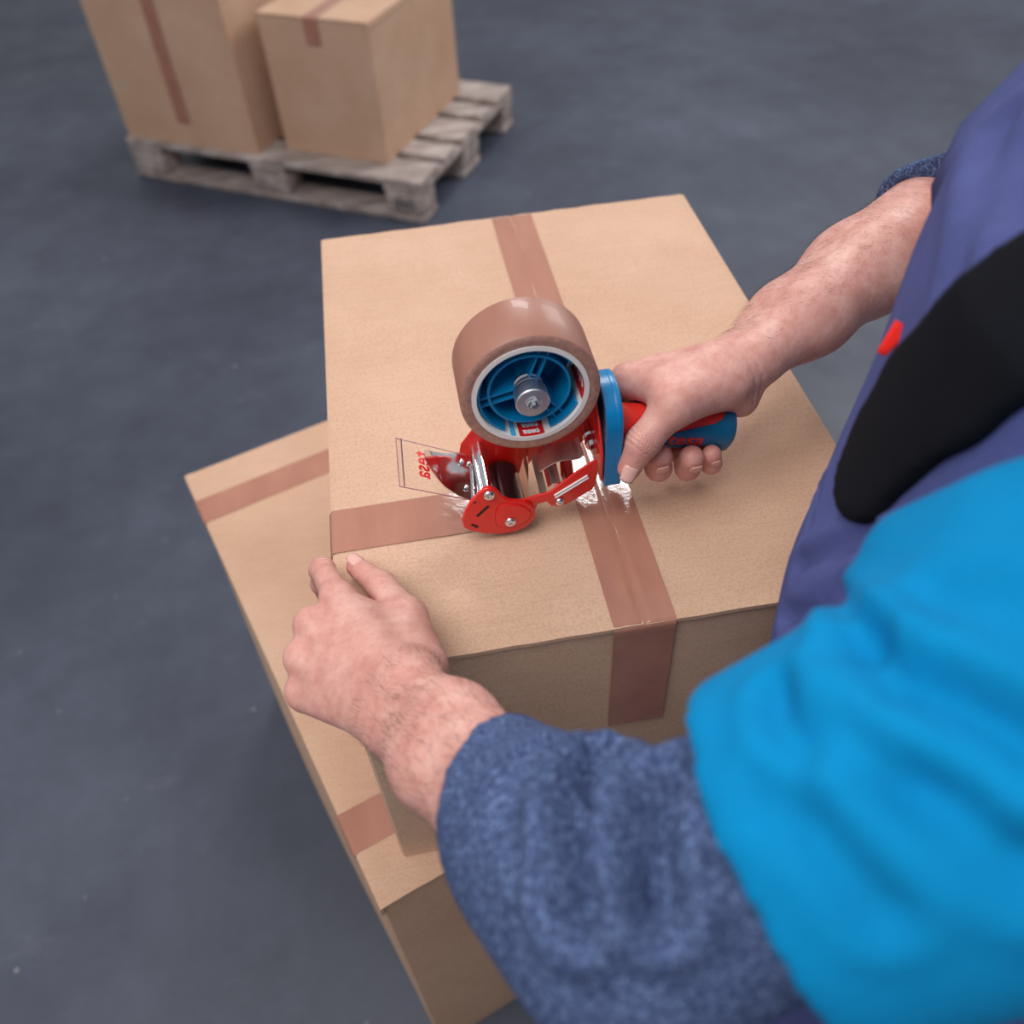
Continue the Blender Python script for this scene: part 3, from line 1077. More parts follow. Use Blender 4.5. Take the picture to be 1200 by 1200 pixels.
def normals(P, Q):
    n = np.cross(P[Q[:, 2]] - P[Q[:, 0]], P[Q[:, 3]] - P[Q[:, 1]])
    V = np.zeros_like(P)
    for k in range(4):
        for ax in range(3):
            V[:, ax] += np.bincount(Q[:, k], n[:, ax], len(P))
    return V / np.maximum(np.linalg.norm(V, axis=1, keepdims=True), 1e-12)


def seg_dist(P, pts):
    d = np.full(len(P), 9.0)
    for a, b in zip(pts[:-1], pts[1:]):
        a, b = np.array(a), np.array(b)
        e = b - a
        t = np.clip(((P - a) @ e) / (e @ e), 0, 1)
        d = np.minimum(d, np.linalg.norm(P - a - t[:, None] * e, axis=1))
    return d


def seen_at(P, pts):
    """surface points of a mesh nearest to the viewer along given sight lines"""
    d = (P - CAM) @ RMN
    px = np.stack([600 + FPX * d[:, 0] / -d[:, 2], 600 - FPX * d[:, 1] / -d[:, 2]], 1)
    r_ = []
    for q in pts:
        e = np.linalg.norm(px - np.array(q), axis=1)
        m = e < max(14, e.min() + 4)
        k = np.nonzero(m)[0]
        r_.append(P[k[np.argmin(-d[k, 2])]])
    return r_


def folds(P, Q, fl):
    """cloth folds: valleys with raised shoulders along polylines on the surface"""
    N = normals(P, Q)
    fl = [(seen_at(P, f_[0]), f_[1], f_[2]) for f_ in fl]
    D = np.zeros(len(P))
    for pts, wdt, amp in fl:
        d = seg_dist(P, pts)
        D += -amp * np.exp(-(d / wdt) ** 2) + 0.55 * amp * np.exp(-((d - 2.0 * wdt) / (1.0 * wdt)) ** 2)
    return P + N * D[:, None]


A3 = lambda *q: np.array(q, float)

# ---- joints in the working frame
# left arm and hand (hand holds the left edge of the carton: thumb on top, fingers down the side)
LWR, LEL, LSH = A3(0.0500, -0.0620, 0.0480), A3(0.1540, -0.2600, 0.1650), A3(0.4150, -0.2550, 0.3250)
# right arm and hand round the handle
RWR, REL, RSH = A3(0.3660, 0.1740, 0.1020), A3(0.5780, 0.3000, 0.1300), A3(0.6250, 0.0850, 0.3500)


def finger(fd, pts, rad, k=0.004):
    add_chain(fd, [A3(*p) for p in pts], rad, k)
    # knuckle swell
    for p, r in list(zip(pts, rad))[1:-1]:
        add_cone(fd, A3(*p), A3(*p) + 1e-4, r * 1.06, r * 1.06, 0.003)


LF = {
    'index': ([(0.0100, 0.0450, 0.0360), (-0.0040, 0.0900, 0.0190), (-0.0100, 0.0990, -0.0080), (-0.0092, 0.0965, -0.0270)], [0.0115, 0.0098, 0.0084, 0.0072]),
    'middle': ([(-0.0110, 0.0270, 0.0310), (-0.0190, 0.0580, -0.0120), (-0.0115, 0.0640, -0.0430), (-0.0095, 0.0620, -0.0640)], [0.0118, 0.0098, 0.0086, 0.0074]),
    'ring': ([(-0.0210, 0.0060, 0.0210), (-0.0250, 0.0320, -0.0240), (-0.0115, 0.0360, -0.0520), (-0.0092, 0.0340, -0.0720)], [0.0112, 0.0093, 0.0082, 0.0072]),
    'little': ([(-0.0240, -0.0140, 0.0060), (-0.0260, 0.0060, -0.0290), (-0.0105, 0.0110, -0.0490), (-0.0082, 0.0095, -0.0640)], [0.0102, 0.0082, 0.0072, 0.0062]),
}
LTH = ([(0.0640, -0.0300, 0.0350), (0.0600, 0.0210, 0.0290), (0.0420, 0.0640, 0.0190), (0.0230, 0.0930, 0.0125)], [0.0190, 0.0145, 0.0115, 0.0088])

fl_ = Field((-0.06, -0.25, -0.10), (0.185, 0.125, 0.20), 0.0016)
pal_ = Field((-0.06, -0.25, -0.10), (0.185, 0.125, 0.20), 0.0016)
# forearm: two bones side by side give a flattened wrist
wd = A3(0.60, 0.62, 0.50)
ad = (LEL - LWR) / np.linalg.norm(LEL - LWR)
wd = wd - ad * (wd @ ad)
wd /= np.linalg.norm(wd)
for s, r0, r1, r2 in ((1, 0.0195, 0.0228, 0.0220), (-1, 0.0185, 0.0232, 0.0220)):
    add_chain(pal_, [LWR + wd * 0.0135 * s - ad * 0.004, LWR + ad * 0.07 + wd * 0.0140 * s, LWR + ad * 0.15 + wd * 0.012 * s, LEL + wd * 0.008 * s], [r0, r1, 0.0270, r2], 0.02)
add_cone(pal_, LWR + wd * -0.020 - ad * -0.006 + A3(0, 0, 0.004), LWR + wd * -0.021 + ad * 0.010 + A3(0, 0, 0.004), 0.0115, 0.0105, 0.012)
for nm, rw in (('index', 0.0185), ('middle', 0.0180), ('ring', 0.0170), ('little', 0.0155)):
    m = A3(*LF[nm][0][0])
    off = {'index': 0.013, 'middle': 0.004, 'ring': -0.006, 'little': -0.015}[nm]
    add_cone(pal_, LWR + wd * off, m - (m - LWR) * 0.08 + A3(0, 0, -0.003), rw, 0.0135, 0.014)
add_chain(pal_, [LWR + wd * 0.016, A3(*LTH[0][0]), A3(*LTH[0][1])], [0.0185, 0.0195, 0.0145], 0.012)
add_chain(pal_, [A3(0.052, -0.008, 0.034), A3(0.030, 0.020, 0.032)], [0.0160, 0.0130], 0.016)
add_chain(pal_, [A3(0.056, 0.010, 0.031), A3(0.018, 0.034, 0.032)], [0.0105, 0.0100], 0.012)
for nm in LF:
    add_cone(pal_, A3(*LF[nm][0][0]) + A3(0.001, 0, 0.0022), A3(*LF[nm][0][0]) + A3(-0.0005, 0.001, 0.0022), LF[nm][1][0] * 0.98, LF[nm][1][0] * 0.98, 0.008)
first = True
fing = None
for nm in LF:
    one = Field((-0.06, -0.25, -0.10), (0.185, 0.125, 0.20), 0.0016)
    finger(one, *LF[nm])
    fing = one.F if fing is None else smin(fing, one.F, 0.0012)
one = Field((-0.06, -0.25, -0.10), (0.185, 0.125, 0.20), 0.0016)
finger(one, *LTH)
fing = smin(fing, one.F, 0.0012)
fl_.F = smin(pal_.F, fing, 0.0075)
LP, LQ = mesh_field(fl_)
LP = relax(LP, LQ, 2, 0.4)

RF = {
    'index': ([(0.2660, 0.1720, 0.1020), (0.2620, 0.1840, 0.0580), (0.2590, 0.1600, 0.0440), (0.2580, 0.1420, 0.0430)], [0.0128, 0.0100, 0.0088, 0.0080]),
    'middle': ([(0.2870, 0.1800, 0.0980), (0.2860, 0.1690, 0.0470), (0.2830, 0.1225, 0.0440), (0.2800, 0.1160, 0.0635)], [0.0125, 0.0102, 0.0104, 0.0112]),
    'ring': ([(0.3080, 0.1830, 0.0880), (0.3090, 0.1690, 0.0410), (0.3090, 0.1230, 0.0380), (0.3085, 0.1165, 0.0565)], [0.0120, 0.0098, 0.0098, 0.0104]),
    'little': ([(0.3280, 0.1800, 0.0770), (0.3300, 0.1660, 0.0390), (0.3300, 0.1250, 0.0375), (0.3270, 0.1195, 0.0535)], [0.0108, 0.0088, 0.0084, 0.0084]),
}
RTH = ([(0.3400, 0.1480, 0.1060), (0.2920, 0.1270, 0.1080), (0.2640, 0.1110, 0.0880), (0.2525, 0.1060, 0.0660)], [0.0200, 0.0165, 0.0122, 0.0098])
RLO, RHI = (0.225, 0.075, 0.005), (0.62, 0.35, 0.235)
fr_ = Field(RLO, RHI, 0.0018)
pr_ = Field(RLO, RHI, 0.0018)
ad2 = (REL - RWR) / np.linalg.norm(REL - RWR)
wd2 = A3(0.25, -0.70, 0.62)
wd2 = wd2 - ad2 * (wd2 @ ad2)
wd2 /= np.linalg.norm(wd2)
for s in (1, -1):
    add_chain(pr_, [RWR + wd2 * 0.0150 * s - ad2 * 0.006, RWR + ad2 * 0.07 + wd2 * 0.0165 * s, RWR + ad2 * 0.16 + wd2 * 0.0160 * s, REL + wd2 * 0.012 * s], [0.0215, 0.0305, 0.0380, 0.0390], 0.022)
for nm, rw in (('index', 0.0180), ('middle', 0.0180), ('ring', 0.0170), ('little', 0.0160)):
    m = A3(*RF[nm][0][0])
    off = {'index': 0.012, 'middle': 0.003, 'ring': -0.008, 'little': -0.016}[nm]
    add_cone(pr_, RWR + wd2 * off, m, rw, 0.0130, 0.014)
add_chain(pr_, [RWR + wd2 * 0.014, A3(*RTH[0][0]), A3(*RTH[0][1])], [0.0190, 0.0205, 0.0165], 0.012)
add_chain(pr_, [A3(0.335, 0.160, 0.112), A3(0.288, 0.150, 0.1120)], [0.0180, 0.0140], 0.014)
add_chain(pr_, [A3(0.300, 0.135, 0.110), A3(0.274, 0.160, 0.1060)], [0.0130, 0.0115], 0.014)
# heel of the hand
add_chain(pr_, [A3(0.358, 0.150, 0.082), A3(0.345, 0.160, 0.085)], [0.0150, 0.0150], 0.014)
fing = None
for nm in RF:
    one = Field(RLO, RHI, 0.0018)
    finger(one, *RF[nm])
    fing = one.F if fing is None else smin(fing, one.F, 0.0012)
one = Field(RLO, RHI, 0.0018)
finger(one, *RTH, k=0.008)
fr_.F = smin(pr_.F, fing, 0.0075)
fr_.F = smin(fr_.F, one.F, 0.0060)
RP, RQ = mesh_field(fr_)
RP = relax(RP, RQ, 2, 0.4)

# ---- trunk, head, legs and upper arms
HANG, CANG = math.atan2(-0.50, -0.866), math.atan2(-0.89, -0.45)     # direction of the left side at hips and chest
TZ = np.array([-0.20, -0.12, -0.04, 0.05, 0.12, 0.17, 0.22, 0.28, 0.34, 0.385, 0.41])
TCX = np.array([0.470, 0.465, 0.455, 0.450, 0.455, 0.468, 0.485, 0.500, 0.503, 0.502, 0.500])
TCY = np.array([-0.160, -0.155, -0.147, -0.128, -0.105, -0.095, -0.088, -0.080, -0.070, -0.065, -0.060])
TA = np.array([0.160, 0.175, 0.178, 0.170, 0.165, 0.165, 0.168, 0.175, 0.172, 0.140, 0.07])
TB = np.array([0.105, 0.122, 0.125, 0.126, 0.128, 0.128, 0.130, 0.134, 0.124, 0.090, 0.06])
TT = HANG + (CANG - HANG) * np.clip((TZ + 0.05) / 0.30, 0, 1)


def trunk(X, Y, Z, off=0.0):
    z = np.clip(Z, TZ[0], TZ[-1])
    cx, cy, a, b, th = [np.interp(z, TZ, q).astype(np.float32) for q in (TCX, TCY, TA, TB, TT)]
    dx, dy = X - cx, Y - cy
    l = dx * np.cos(th) + dy * np.sin(th)
    f = dx * np.sin(th) - dy * np.cos(th)          # towards the front
    a, b = a + off, b + off
    d = ((np.abs(l / a) ** 2.4 + np.abs(f / b) ** 2.4) ** (1 / 2.4) - 1) * np.minimum(a, b)
    cap = np.maximum(TZ[0] - off - Z, Z - TZ[-1] - off)
    return np.maximum(d, cap), l, f


HIPL = A3(0.470, -0.158, -0.08) + 0.092 * A3(math.cos(HANG), math.sin(HANG), 0)
HIPR = A3(0.470, -0.158, -0.08) - 0.092 * A3(math.cos(HANG), math.sin(HANG), 0)
FWD = A3(math.sin(HANG), -math.cos(HANG), 0)
KNL, KNR = HIPL + A3(0, 0, -0.40) + FWD * 0.015, HIPR + A3(0.02, 0, -0.40) + FWD * 0.0
ANL, ANR = A3(KNL[0], KNL[1], -0.875) - FWD * 0.02, A3(KNR[0] + 0.02, KNR[1], -0.875) - FWD * 0.03
NECK, HEADC = A3(0.492, -0.045, 0.415), A3(0.440, -0.018, 0.580)
CF = A3(math.sin(CANG), -math.cos(CANG), 0)

fb_ = Field((0.12, -0.42, -0.94), (0.80, 0.42, 0.76), 0.0075)
sl, X, Y, Z = fb_.grid()
fb_.F = np.minimum(fb_.F, trunk(X, Y, Z)[0].astype(np.float32))
for sh, el, wr in ((LSH, LEL, LWR), (RSH, REL, RWR)):
    add_chain(fb_, [NECK + A3(0, 0, -0.06), sh], [0.06, 0.056], 0.03)
    add_chain(fb_, [sh, sh * 0.5 + el * 0.5, el], [0.052, 0.036, 0.027], 0.02)
    add_chain(fb_, [el, el * 0.75 + wr * 0.25], [0.027, 0.028], 0.01)
for hp, kn, an in ((HIPL, KNL, ANL), (HIPR, KNR, ANR)):
    add_chain(fb_, [hp, kn, kn * 0.65 + an * 0.35 - FWD * 0.012, an], [0.082, 0.055, 0.053, 0.036], 0.03)
    add_chain(fb_, [an + A3(0, 0, -0.03) - FWD * 0.02, an + A3(0, 0, -0.045) + FWD * 0.15], [0.034, 0.028], 0.02)
add_chain(fb_, [NECK, HEADC + A3(0.02, -0.02, -0.05)], [0.058, 0.055], 0.02)
add_chain(fb_, [HEADC + A3(0.012, -0.010, 0.035), HEADC + CF * 0.020 + A3(0, 0, 0.03)], [0.088, 0.080], 0.03)
add_chain(fb_, [HEADC + CF * 0.03, HEADC + CF * 0.060 + A3(0, 0, -0.075)], [0.070, 0.036], 0.03)
add_chain(fb_, [HEADC + CF * 0.098 + A3(0, 0, 0.020), HEADC + CF * 0.116 + A3(0, 0, -0.018)], [0.009, 0.014], 0.008)
SL = A3(math.cos(CANG), math.sin(CANG), 0)
for s in (1, -1):
    add_chain(fb_, [HEADC + SL * 0.083 * s + A3(0, 0, 0.025), HEADC + SL * 0.086 * s + A3(0, 0, -0.015)], [0.018, 0.012], 0.006)
    add_chain(fb_, [HEADC + CF * 0.090 + SL * 0.032 * s + A3(0, 0, 0.022), HEADC + CF * 0.090 + SL * 0.034 * s + A3(0, 0, 0.022)], [0.013, 0.013], 0.004)
add_chain(fb_, [HEADC + CF * 0.094 + SL * 0.022 + A3(0, 0, -0.052), HEADC + CF * 0.094 - SL * 0.022 + A3(0, 0, -0.052)], [0.009, 0.009], 0.004)
BP, BQ = mesh_field(fb_)
BP = relax(BP, BQ, 2, 0.5)

person = root('person', (0.52, -0.15, -ZB), 'person in teal t-shirt and navy work trousers leaning over the box, taping it', 'person')


def nail(tip, prev, up, r, w_, l_, back=0.0):
    """curved fingernail plate on the up side of a finger end"""
    tip, prev, up = A3(*tip), A3(*prev), A3(*up)
    d = (tip - prev) / np.linalg.norm(tip - prev)
    n = up - d * (up @ d)
    n /= np.linalg.norm(n)
    s = np.cross(d, n)
    rows = []
    for i in range(7):
        t = i / 6
        ww = w_ * (0.86 + 0.14 * math.sin(math.pi * min(1, t + 0.25))) * (1 if t < 0.8 else 0.93)
        row = []
        for j in range(7):
            q = (j / 6 - 0.5) * 2
            a = q * ww / 2 / r
            rr = r * 1.03 - 0.0006 * (1 - t)
            along = -l_ * 0.62 + l_ * t - 0.0012 * q * q * (1 if t > 0.5 else -1) + back
            row.append(tip + d * along + n * rr * math.cos(a) + s * rr * math.sin(a))
        rows.append(row)
    return sheet(rows, 0.0007)


nails = [nail(LTH[0][3], LTH[0][2], (0.25, -0.25, 1), 0.0092, 0.0125, 0.0135, 0.002),
         nail(RTH[0][3], RTH[0][2], (-0.10, -0.80, 0.45), 0.0102, 0.0142, 0.0150, 0.003)]
for nm, upv in (('middle', (0.0, -1, -0.2)), ('ring', (0.05, -1, -0.2)), ('little', (0.1, -1, -0.2))):
    p = RF[nm][0]
    nails.append(nail(p[3], p[2], upv, RF[nm][1][3] * 1.19, 0.0115 if nm != 'little' else 0.0085, 0.0115 if nm != 'little' else 0.009, 0.003))
for nm in LF:
    p = LF[nm][0]
    nails.append(nail(p[3], p[2], (-1, 0, 0), LF[nm][1][3] * 1.03, 0.010, 0.011, 0.002))
NV, NF = join(*nails)
eyes = []
for s in (1, -1):
    c = HEADC + CF * 0.0925 + SL * 0.033 * s + A3(0, 0, 0.022)
    d = CF + SL * 0.10 * s
    eyes.append((lathe(c, c + d, [(0, 0.0128), (0.0040, 0.0118), (0.0082, 0.0085), (0.0100, 0.0056)], 16, False), lathe(c, c + d, [(0.0100, 0.0056), (0.0108, 0.0030), (0.0110, 0.0002)], 16, False)))
EW, EI = join(*[e[0] for e in eyes]), join(*[e[1] for e in eyes])
allv, allf = join((BP, BQ), (LP, LQ), (RP, RQ), (NV, NF), EW, EI)
body = obj('body', (allv, allf), [M_SKIN, M_NAIL, M_CORE, M_SHOE], person, True)
me = body.data
mi = np.zeros(len(me.polygons), np.int32)
ne, ni = len(EW[1]), len(EI[1])
mi[len(allf) - len(NF) - ne - ni:] = 1
mi[len(allf) - ne - ni:] = 2
mi[len(allf) - ni:] = 3
me.polygons.foreach_set('material_index', mi)
# redder skin at knuckles and finger ends
bl = np.zeros(len(allv))
cr = np.zeros(len(allv))
for D_, T_ in ((LF, LTH), (RF, RTH)):
    for p in [D_[n_][0] for n_ in D_] + [T_[0]]:
        for q, wgt, sg in ((p[0], 0.22 if p is not T_[0] else 0.0, 0.014), (p[1], 0.30, 0.013), (p[2], 0.42, 0.012), (p[3], 0.62, 0.013)):
            d2 = ((allv - A3(*q)) ** 2).sum(1)
            bl = np.maximum(bl, wgt * np.exp(-d2 / sg ** 2))


def crease(c, axis, w_, n_, pitch, dorsal=None):
    """fine skin folds across a joint"""
    global cr
    c, axis = A3(*c), A3(*axis) / np.linalg.norm(axis)
    r = allv - c
    s = r @ axis
    m = np.exp(-(np.linalg.norm(r, axis=1) / w_) ** 4)
    g = np.zeros(len(allv))
    for k in range(n_):
        o_ = (k - (n_ - 1) / 2) * pitch
        g = np.maximum(g, np.exp(-((s - o_ + 0.0006 * np.sin(r[:, 2] * 700 + k)) / (pitch * 0.26)) ** 2))
    cr = np.maximum(cr, g * m)


crease(LTH[0][2], A3(*LTH[0][3]) - A3(*LTH[0][1]), 0.016, 4, 0.0036)
crease(LF['index'][0][1], A3(*LF['index'][0][2]) - A3(*LF['index'][0][0]), 0.016, 4, 0.0036)
crease(RTH[0][2], A3(*RTH[0][3]) - A3(*RTH[0][1]), 0.018, 4, 0.0038)
crease(RWR + A3(-0.012, -0.02, 0.0), ad2, 0.030, 2, 0.007)
for nm in ('middle', 'ring', 'little'):
    crease(RF[nm][0][2], A3(*RF[nm][0][3]) - A3(*RF[nm][0][2]), 0.010, 2, 0.003)
for nm_, arr in (('blush', bl), ('crease', cr)):
    at_ = me.attributes.new(nm_, 'FLOAT', 'POINT')
    at_.data.foreach_set('value', arr.astype(np.float32))


def hair_strands(name, axis0, axis1, P, N, dens, length, seed, keep):
    """short dark hairs lying along the forearm"""
    r2 = np.random.RandomState(seed)
    ids = np.nonzero(keep)[0]
    ids = r2.choice(ids, min(dens, len(ids)), replace=False)
    ax = (axis0 - axis1) / np.linalg.norm(axis0 - axis1)
    V, F = [], []
    for i in ids:
        n = N[i]
        t = ax + r2.normal(0, 0.45, 3)
        t = t - n * (t @ n)
        t /= np.linalg.norm(t) + 1e-9
        L_ = length * r2.uniform(0.5, 1.2)
        side = np.cross(n, t)
        b = len(V)
        for k, (a, h_, w_) in enumerate(((0, -0.0003, 0.00008), (0.35, 0.16, 0.00007), (0.7, 0.26, 0.00005), (1.0, 0.30, 0.00002))):
            c_ = P[i] + t * (a * L_) + n * (h_ * L_ if k else -0.0003)
            for q in range(3):
                an = 2.094 * q
                V.append(c_ + (side * math.cos(an) + n * math.sin(an)) * w_)
            if k:
                for q in range(3):
                    z_ = (q + 1) % 3
                    F.append([b + (k - 1) * 3 + q, b + (k - 1) * 3 + z_, b + k * 3 + z_, b + k * 3 + q])
    o = obj(name, (V, F), M_HAIRC, person)
    o['kind'] = 'stuff'
    return o


def along(P, a, b):
    e = b - a
    return ((P - a) @ e) / (e @ e)


Nn = normals(LP, LQ)
t_ = along(LP, LWR, LEL)
hair_strands('arm_hair', LWR, LEL, LP, Nn, 900, 0.009, 3, (t_ > -0.02) & (t_ < 0.65) & (Nn[:, 2] > -0.2))
Nn = normals(RP, RQ)
t_ = along(RP, RWR, REL)
hair_strands('arm_hair', RWR, REL, RP, Nn, 1300, 0.010, 4, (t_ > 0.0) & (t_ < 0.98) & (Nn[:, 1] > -0.5))

# ---- clothing
# knitted undershirt sleeves
def sleeve(name, mat_, a, b, c, t0, rads, hole, lo, hi, fl, tilt=(0, 0, 0)):
    fd = Field(lo, hi, 0.0040)
    d0 = (b - a) / np.linalg.norm(b - a)
    st = a + (b - a) * t0
    add_chain(fd, [st - d0 * 0.06, a + (b - a) * (t0 + (1 - t0) * 0.5), b, b * 0.5 + c * 0.5, c], rads, 0.03)
    sl, X, Y, Z = fd.grid()
    dn = d0 + A3(*tilt)
    dn /= np.linalg.norm(dn)
    cut = -((X - st[0]) * dn[0] + (Y - st[1]) * dn[1] + (Z - st[2]) * dn[2])
    fd.F = np.maximum(fd.F, cut.astype(np.float32))
    inner = d_cone(X, Y, Z, st - d0 * 0.07, st + d0 * 0.012, hole, hole).astype(np.float32)
    fd.F = -smin(-fd.F, inner, 0.002)
    P, Q = mesh_field(fd)
    P = relax(P, Q, 3, 0.5)
    P = folds(P, Q, fl)
    return obj(name, (P, Q), mat_, person, True)


sleeve('sleeve', M_MELANGE, LWR, LEL, LSH, 0.565, [0.0425, 0.0480, 0.0515, 0.0540, 0.060], 0.0365, (-0.02, -0.38, 0.0), (0.52, -0.02, 0.46),
       [([(712, 880), (680, 910), (668, 950), (665, 1000), (668, 1060)], 0.0080, 0.0170), ([(782, 893), (768, 930), (764, 980), (772, 1060)], 0.0075, 0.0140),
        ([(640, 862), (668, 880), (690, 900)], 0.0045, 0.0040), ([(690, 868), (705, 905)], 0.0045, 0.0040), ([(745, 900), (725, 940), (722, 1000)], 0.004, 0.002), ([(820, 885), (806, 940), (812, 1040)], 0.005, 0.003), ([(610, 880), (590, 940), (600, 1010)], 0.008, 0.0015)], wd * 0.40)
sleeve('sleeve', M_MELANGE, RWR, REL, RSH, 1.0, [0.0400, 0.0410, 0.0450, 0.0520, 0.060], 0.0405, (0.46, 0.0, 0.04), (0.76, 0.42, 0.50), [])

# t-shirt: trunk and two short loose sleeves
fd = Field((0.16, -0.42, -0.10), (0.82, 0.34, 0.56), 0.0052)
sl, X, Y, Z = fd.grid()
tk, l_, f_ = trunk(X, Y, Z, 0.008)
fd.F = np.minimum(fd.F, np.maximum(tk, -0.06 - Z).astype(np.float32))
for sh, el, r0, r1, tt in ((LSH, LEL, 0.086, 0.072, 0.225), (RSH, REL, 0.072, 0.072, 0.45)):
    g = Field((0.16, -0.42, -0.10), (0.82, 0.34, 0.56), 0.0052)
    add_chain(g, [NECK + A3(0, 0, -0.065), sh], [0.064, r0], 0.03)
    add_chain(g, [sh, el], [r0, r1], 0.02)
    d0 = (sh - el) / np.linalg.norm(sh - el)
    st = el + (sh - el) * tt
    cut = -((X - st[0]) * d0[0] + (Y - st[1]) * d0[1] + (Z - st[2]) * d0[2])
    g.F = np.maximum(g.F, cut.astype(np.float32))
    inner = d_cone(X, Y, Z, st - d0 * 0.1, st + d0 * 0.012, 0.063, 0.063).astype(np.float32)
    g.F = -smin(-g.F, inner, 0.003)
    fd.F = smin(fd.F, g.F, 0.035)
add_chain(fd, [at(1085, 665, d=0.385), at(1190, 640, d=0.345)], [0.028, 0.03], 0.03)
hole = d_cone(X, Y, Z, NECK + A3(0, 0, 0.0), NECK + A3(-0.01, 0.01, 0.1), 0.064, 0.07).astype(np.float32)
fd.F = -smin(-fd.F, hole, 0.004)
P, Q = mesh_field(fd)
P = relax(P, Q, 4, 0.5)
P = folds(P, Q, [([(900, 805), (912, 840), (932, 872)], 0.0065, 0.0060), ([(1000, 745), (1040, 790), (1100, 832), (1195, 885)], 0.0085, 0.0090),
                 ([(978, 690), (1000, 715), (1030, 735)], 0.0060, 0.0070), ([(905, 930), (960, 985), (1030, 1060)], 0.008, 0.0040),
                 ([(1090, 690), (1150, 700), (1200, 720)], 0.010, 0.0040), ([(1070, 930), (1130, 960), (1200, 1010)], 0.010, 0.0060), ([(985, 850), (1040, 900), (1120, 920)], 0.008, 0.004)])
obj('t_shirt', (P, Q), M_TEAL, person, True)

# work trousers with a high bib, two straps, black side panel, red tag
fd = Field((0.22, -0.42, -0.93), (0.84, 0.24, 0.50), 0.0060)
sl, X, Y, Z = fd.grid()
tk, l_, f_ = trunk(X, Y, Z, 0.017)
top = np.where(f_ > 0, 0.130 + 0.250 * np.clip(f_ / 0.075, 0, 1), 0.130 + 0.02 * np.clip(-f_ / 0.08, 0, 1))
tk = np.maximum(tk, (Z - top) * 0.7)
fd.F = np.minimum(fd.F, tk.astype(np.float32))
g = Field((0.22, -0.42, -0.93), (0.84, 0.24, 0.50), 0.0060)
for hp, kn, an in ((HIPL, KNL, ANL), (HIPR, KNR, ANR)):
    add_chain(g, [hp, kn, an + A3(0, 0, 0.02)], [0.100, 0.080, 0.075], 0.03)
g.F = np.maximum(g.F, (-0.915 - Z).astype(np.float32))
fd.F = smin(fd.F, g.F, 0.03)
P, Q = mesh_field(fd)
P = relax(P, Q, 3, 0.5)
P = folds(P, Q, [([(925, 660), (970, 640), (1010, 620)], 0.006, 0.0045), ([(910, 725), (950, 715), (1000, 690)], 0.006, 0.0050), ([(945, 560), (935, 620)], 0.005, 0.003),
                 ([(1165, 140), (1140, 240), (1110, 330)], 0.010, 0.004), ([(1195, 160), (1185, 240)], 0.010, 0.004)])
# keep the cloth clear of the carton where the body leans on it
ins = (P[:, 2] < 0.003) & (P[:, 1] > -0.004) & (P[:, 0] < W1 + 0.004) & (P[:, 0] > 0)
P[ins, 1] = np.where(W1 + 0.004 - P[ins, 0] < P[ins, 1] + 0.004, P[ins, 1], -0.004)
P[ins, 0] = np.where(W1 + 0.004 - P[ins, 0] < P[ins, 1] + 0.004, W1 + 0.004, P[ins, 0])
trs = obj('bib_trousers', (P, Q), M_NAVY, person, True)

# black reinforcement panel from the bib side down over the hip, rounded at its lower end
plo, phi = (0.22, -0.30, -0.05), (0.66, 0.16, 0.42)
fd = Field(plo, phi, 0.0036)
sl, X, Y, Z = fd.grid()
tk, l_, f_ = trunk(X, Y, Z, 0.0255)
tin, _, _ = trunk(X, Y, Z, 0.008)
g = Field(plo, phi, 0.0036)
band = [(0.331, -0.078, 0.234), (0.335, -0.084, 0.272), (0.340, -0.101, 0.311), (0.350, -0.113, 0.346), (0.372, -0.122, 0.380)]
add_chain(g, [A3(*q) for q in band], [0.036, 0.036, 0.036, 0.036, 0.036], 0.01)
fd.F = np.maximum(np.maximum(tk, -tin), g.F).astype(np.float32)
P, Q = mesh_field(fd)
P = relax(P, Q, 3, 0.5)
obj('side_panel', (P, Q), M_BLACK, trs, True, label='black reinforcement panel')
c = at(1046, 398, d=0.478)
rows = []
e1, e2 = at(1030, 420, d=0.478) - at(1058, 383, d=0.478), at(1060, 392, d=0.478) - at(1040, 380, d=0.478)
for i in range(5):
    t = i / 4 - 0.5
    rows.append([c + e1 * t + e2 * q * (1.0 - 0.55 * (t + 0.5)) + A3(0, 0, 0.001 * math.sin(3 * t)) for q in (-0.5, -0.17, 0.17, 0.5)])
obj('tag', sheet(rows, 0.0016), M_REDTAG, trs, True, label='small red sewn tag')
# shoulder straps lying on the shirt
def on_trunk(z, l, front, off):
    cx, cy, th = [float(np.interp(z, TZ, q)) for q in (TCX, TCY, TT)]
    L_ = A3(math.cos(th), math.sin(th), 0)
    F_ = A3(math.sin(th), -math.cos(th), 0)
    for k in range(60):
        p = A3(cx, cy, z) + L_ * l + F_ * front * (0.2 - k * 0.0035)
        if trunk(np.array([p[0]]), np.array([p[1]]), np.array([p[2]]), off)[0][0] < 0:
            break
    return p


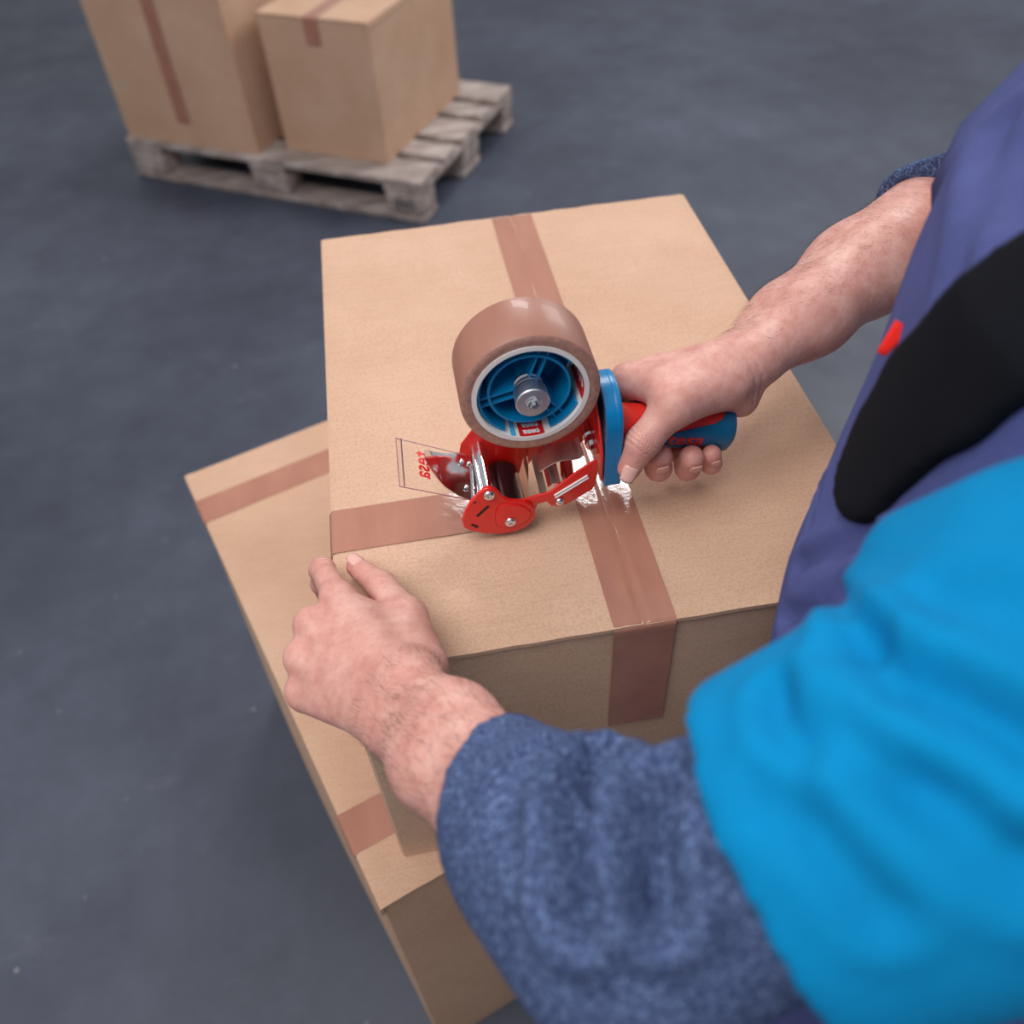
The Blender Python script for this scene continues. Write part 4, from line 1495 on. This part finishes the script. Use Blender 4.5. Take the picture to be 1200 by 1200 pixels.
for s_ in (1, -1):
    lat = 0.080 * s_
    path = [on_trunk(z, lat, 1, 0.018) for z in (0.30, 0.335, 0.36, 0.38)] + [A3(0.50, -0.058, 0.432) + SL * lat] + [on_trunk(z, lat * (0.4 + z * 1.5), -1, 0.018) for z in (0.38, 0.34, 0.27, 0.20, 0.14)]
    obj('strap', sheet([[p + SL * q for q in (-0.018, 0, 0.018)] for p in path], 0.003), M_NAVY, trs, True)
# shoes and hair
for an in (ANL, ANR):
    fd = Field(an + A3(-0.30, -0.30, -0.10), an + A3(0.30, 0.30, 0.06), 0.006)
    add_chain(fd, [an + A3(0, 0, 0.02), an + A3(0, 0, -0.03) - FWD * 0.03, an + A3(0, 0, -0.038) + FWD * 0.06, an + A3(0, 0, -0.048) + FWD * 0.17], [0.046, 0.044, 0.045, 0.036], 0.03)
    sl, X, Y, Z = fd.grid()
    fd.F = np.maximum(fd.F, (-ZB + 0.012 - Z).astype(np.float32))
    P, Q = mesh_field(fd)
    sh_ = obj('shoe', (relax(P, Q, 2), Q), M_SHOE, person, True)
    fd = Field(an + A3(-0.30, -0.30, -0.10), an + A3(0.30, 0.30, 0.06), 0.006)
    add_chain(fd, [an + A3(0, 0, -0.066) - FWD * 0.03, an + A3(0, 0, -0.066) + FWD * 0.06, an + A3(0, 0, -0.066) + FWD * 0.17], [0.046, 0.047, 0.040], 0.03)
    fd.F = np.maximum(fd.F, np.maximum(-ZB + 0.0005 - Z, Z - (-ZB + 0.0135)).astype(np.float32))
    P, Q = mesh_field(fd)
    obj('sole', (P, Q), M_BLACK, sh_, 40)
fd = Field(HEADC + A3(-0.16, -0.16, -0.08), HEADC + A3(0.16, 0.16, 0.16), 0.005)
add_chain(fd, [HEADC + A3(0.014, -0.012, 0.040) - CF * 0.012, HEADC + CF * 0.012 + A3(0, 0, 0.045)], [0.094, 0.082], 0.03)
sl, X, Y, Z = fd.grid()
fr2 = (X - HEADC[0]) * CF[0] + (Y - HEADC[1]) * CF[1]
fd.F = np.maximum(fd.F, (0.045 + fr2 * 1.1 - (Z - HEADC[2]) - 0.03).astype(np.float32) * 0.6)
P, Q = mesh_field(fd)
obj('hair', (relax(P, Q, 2), Q), M_HAIRC, person, True, label='short brown hair')
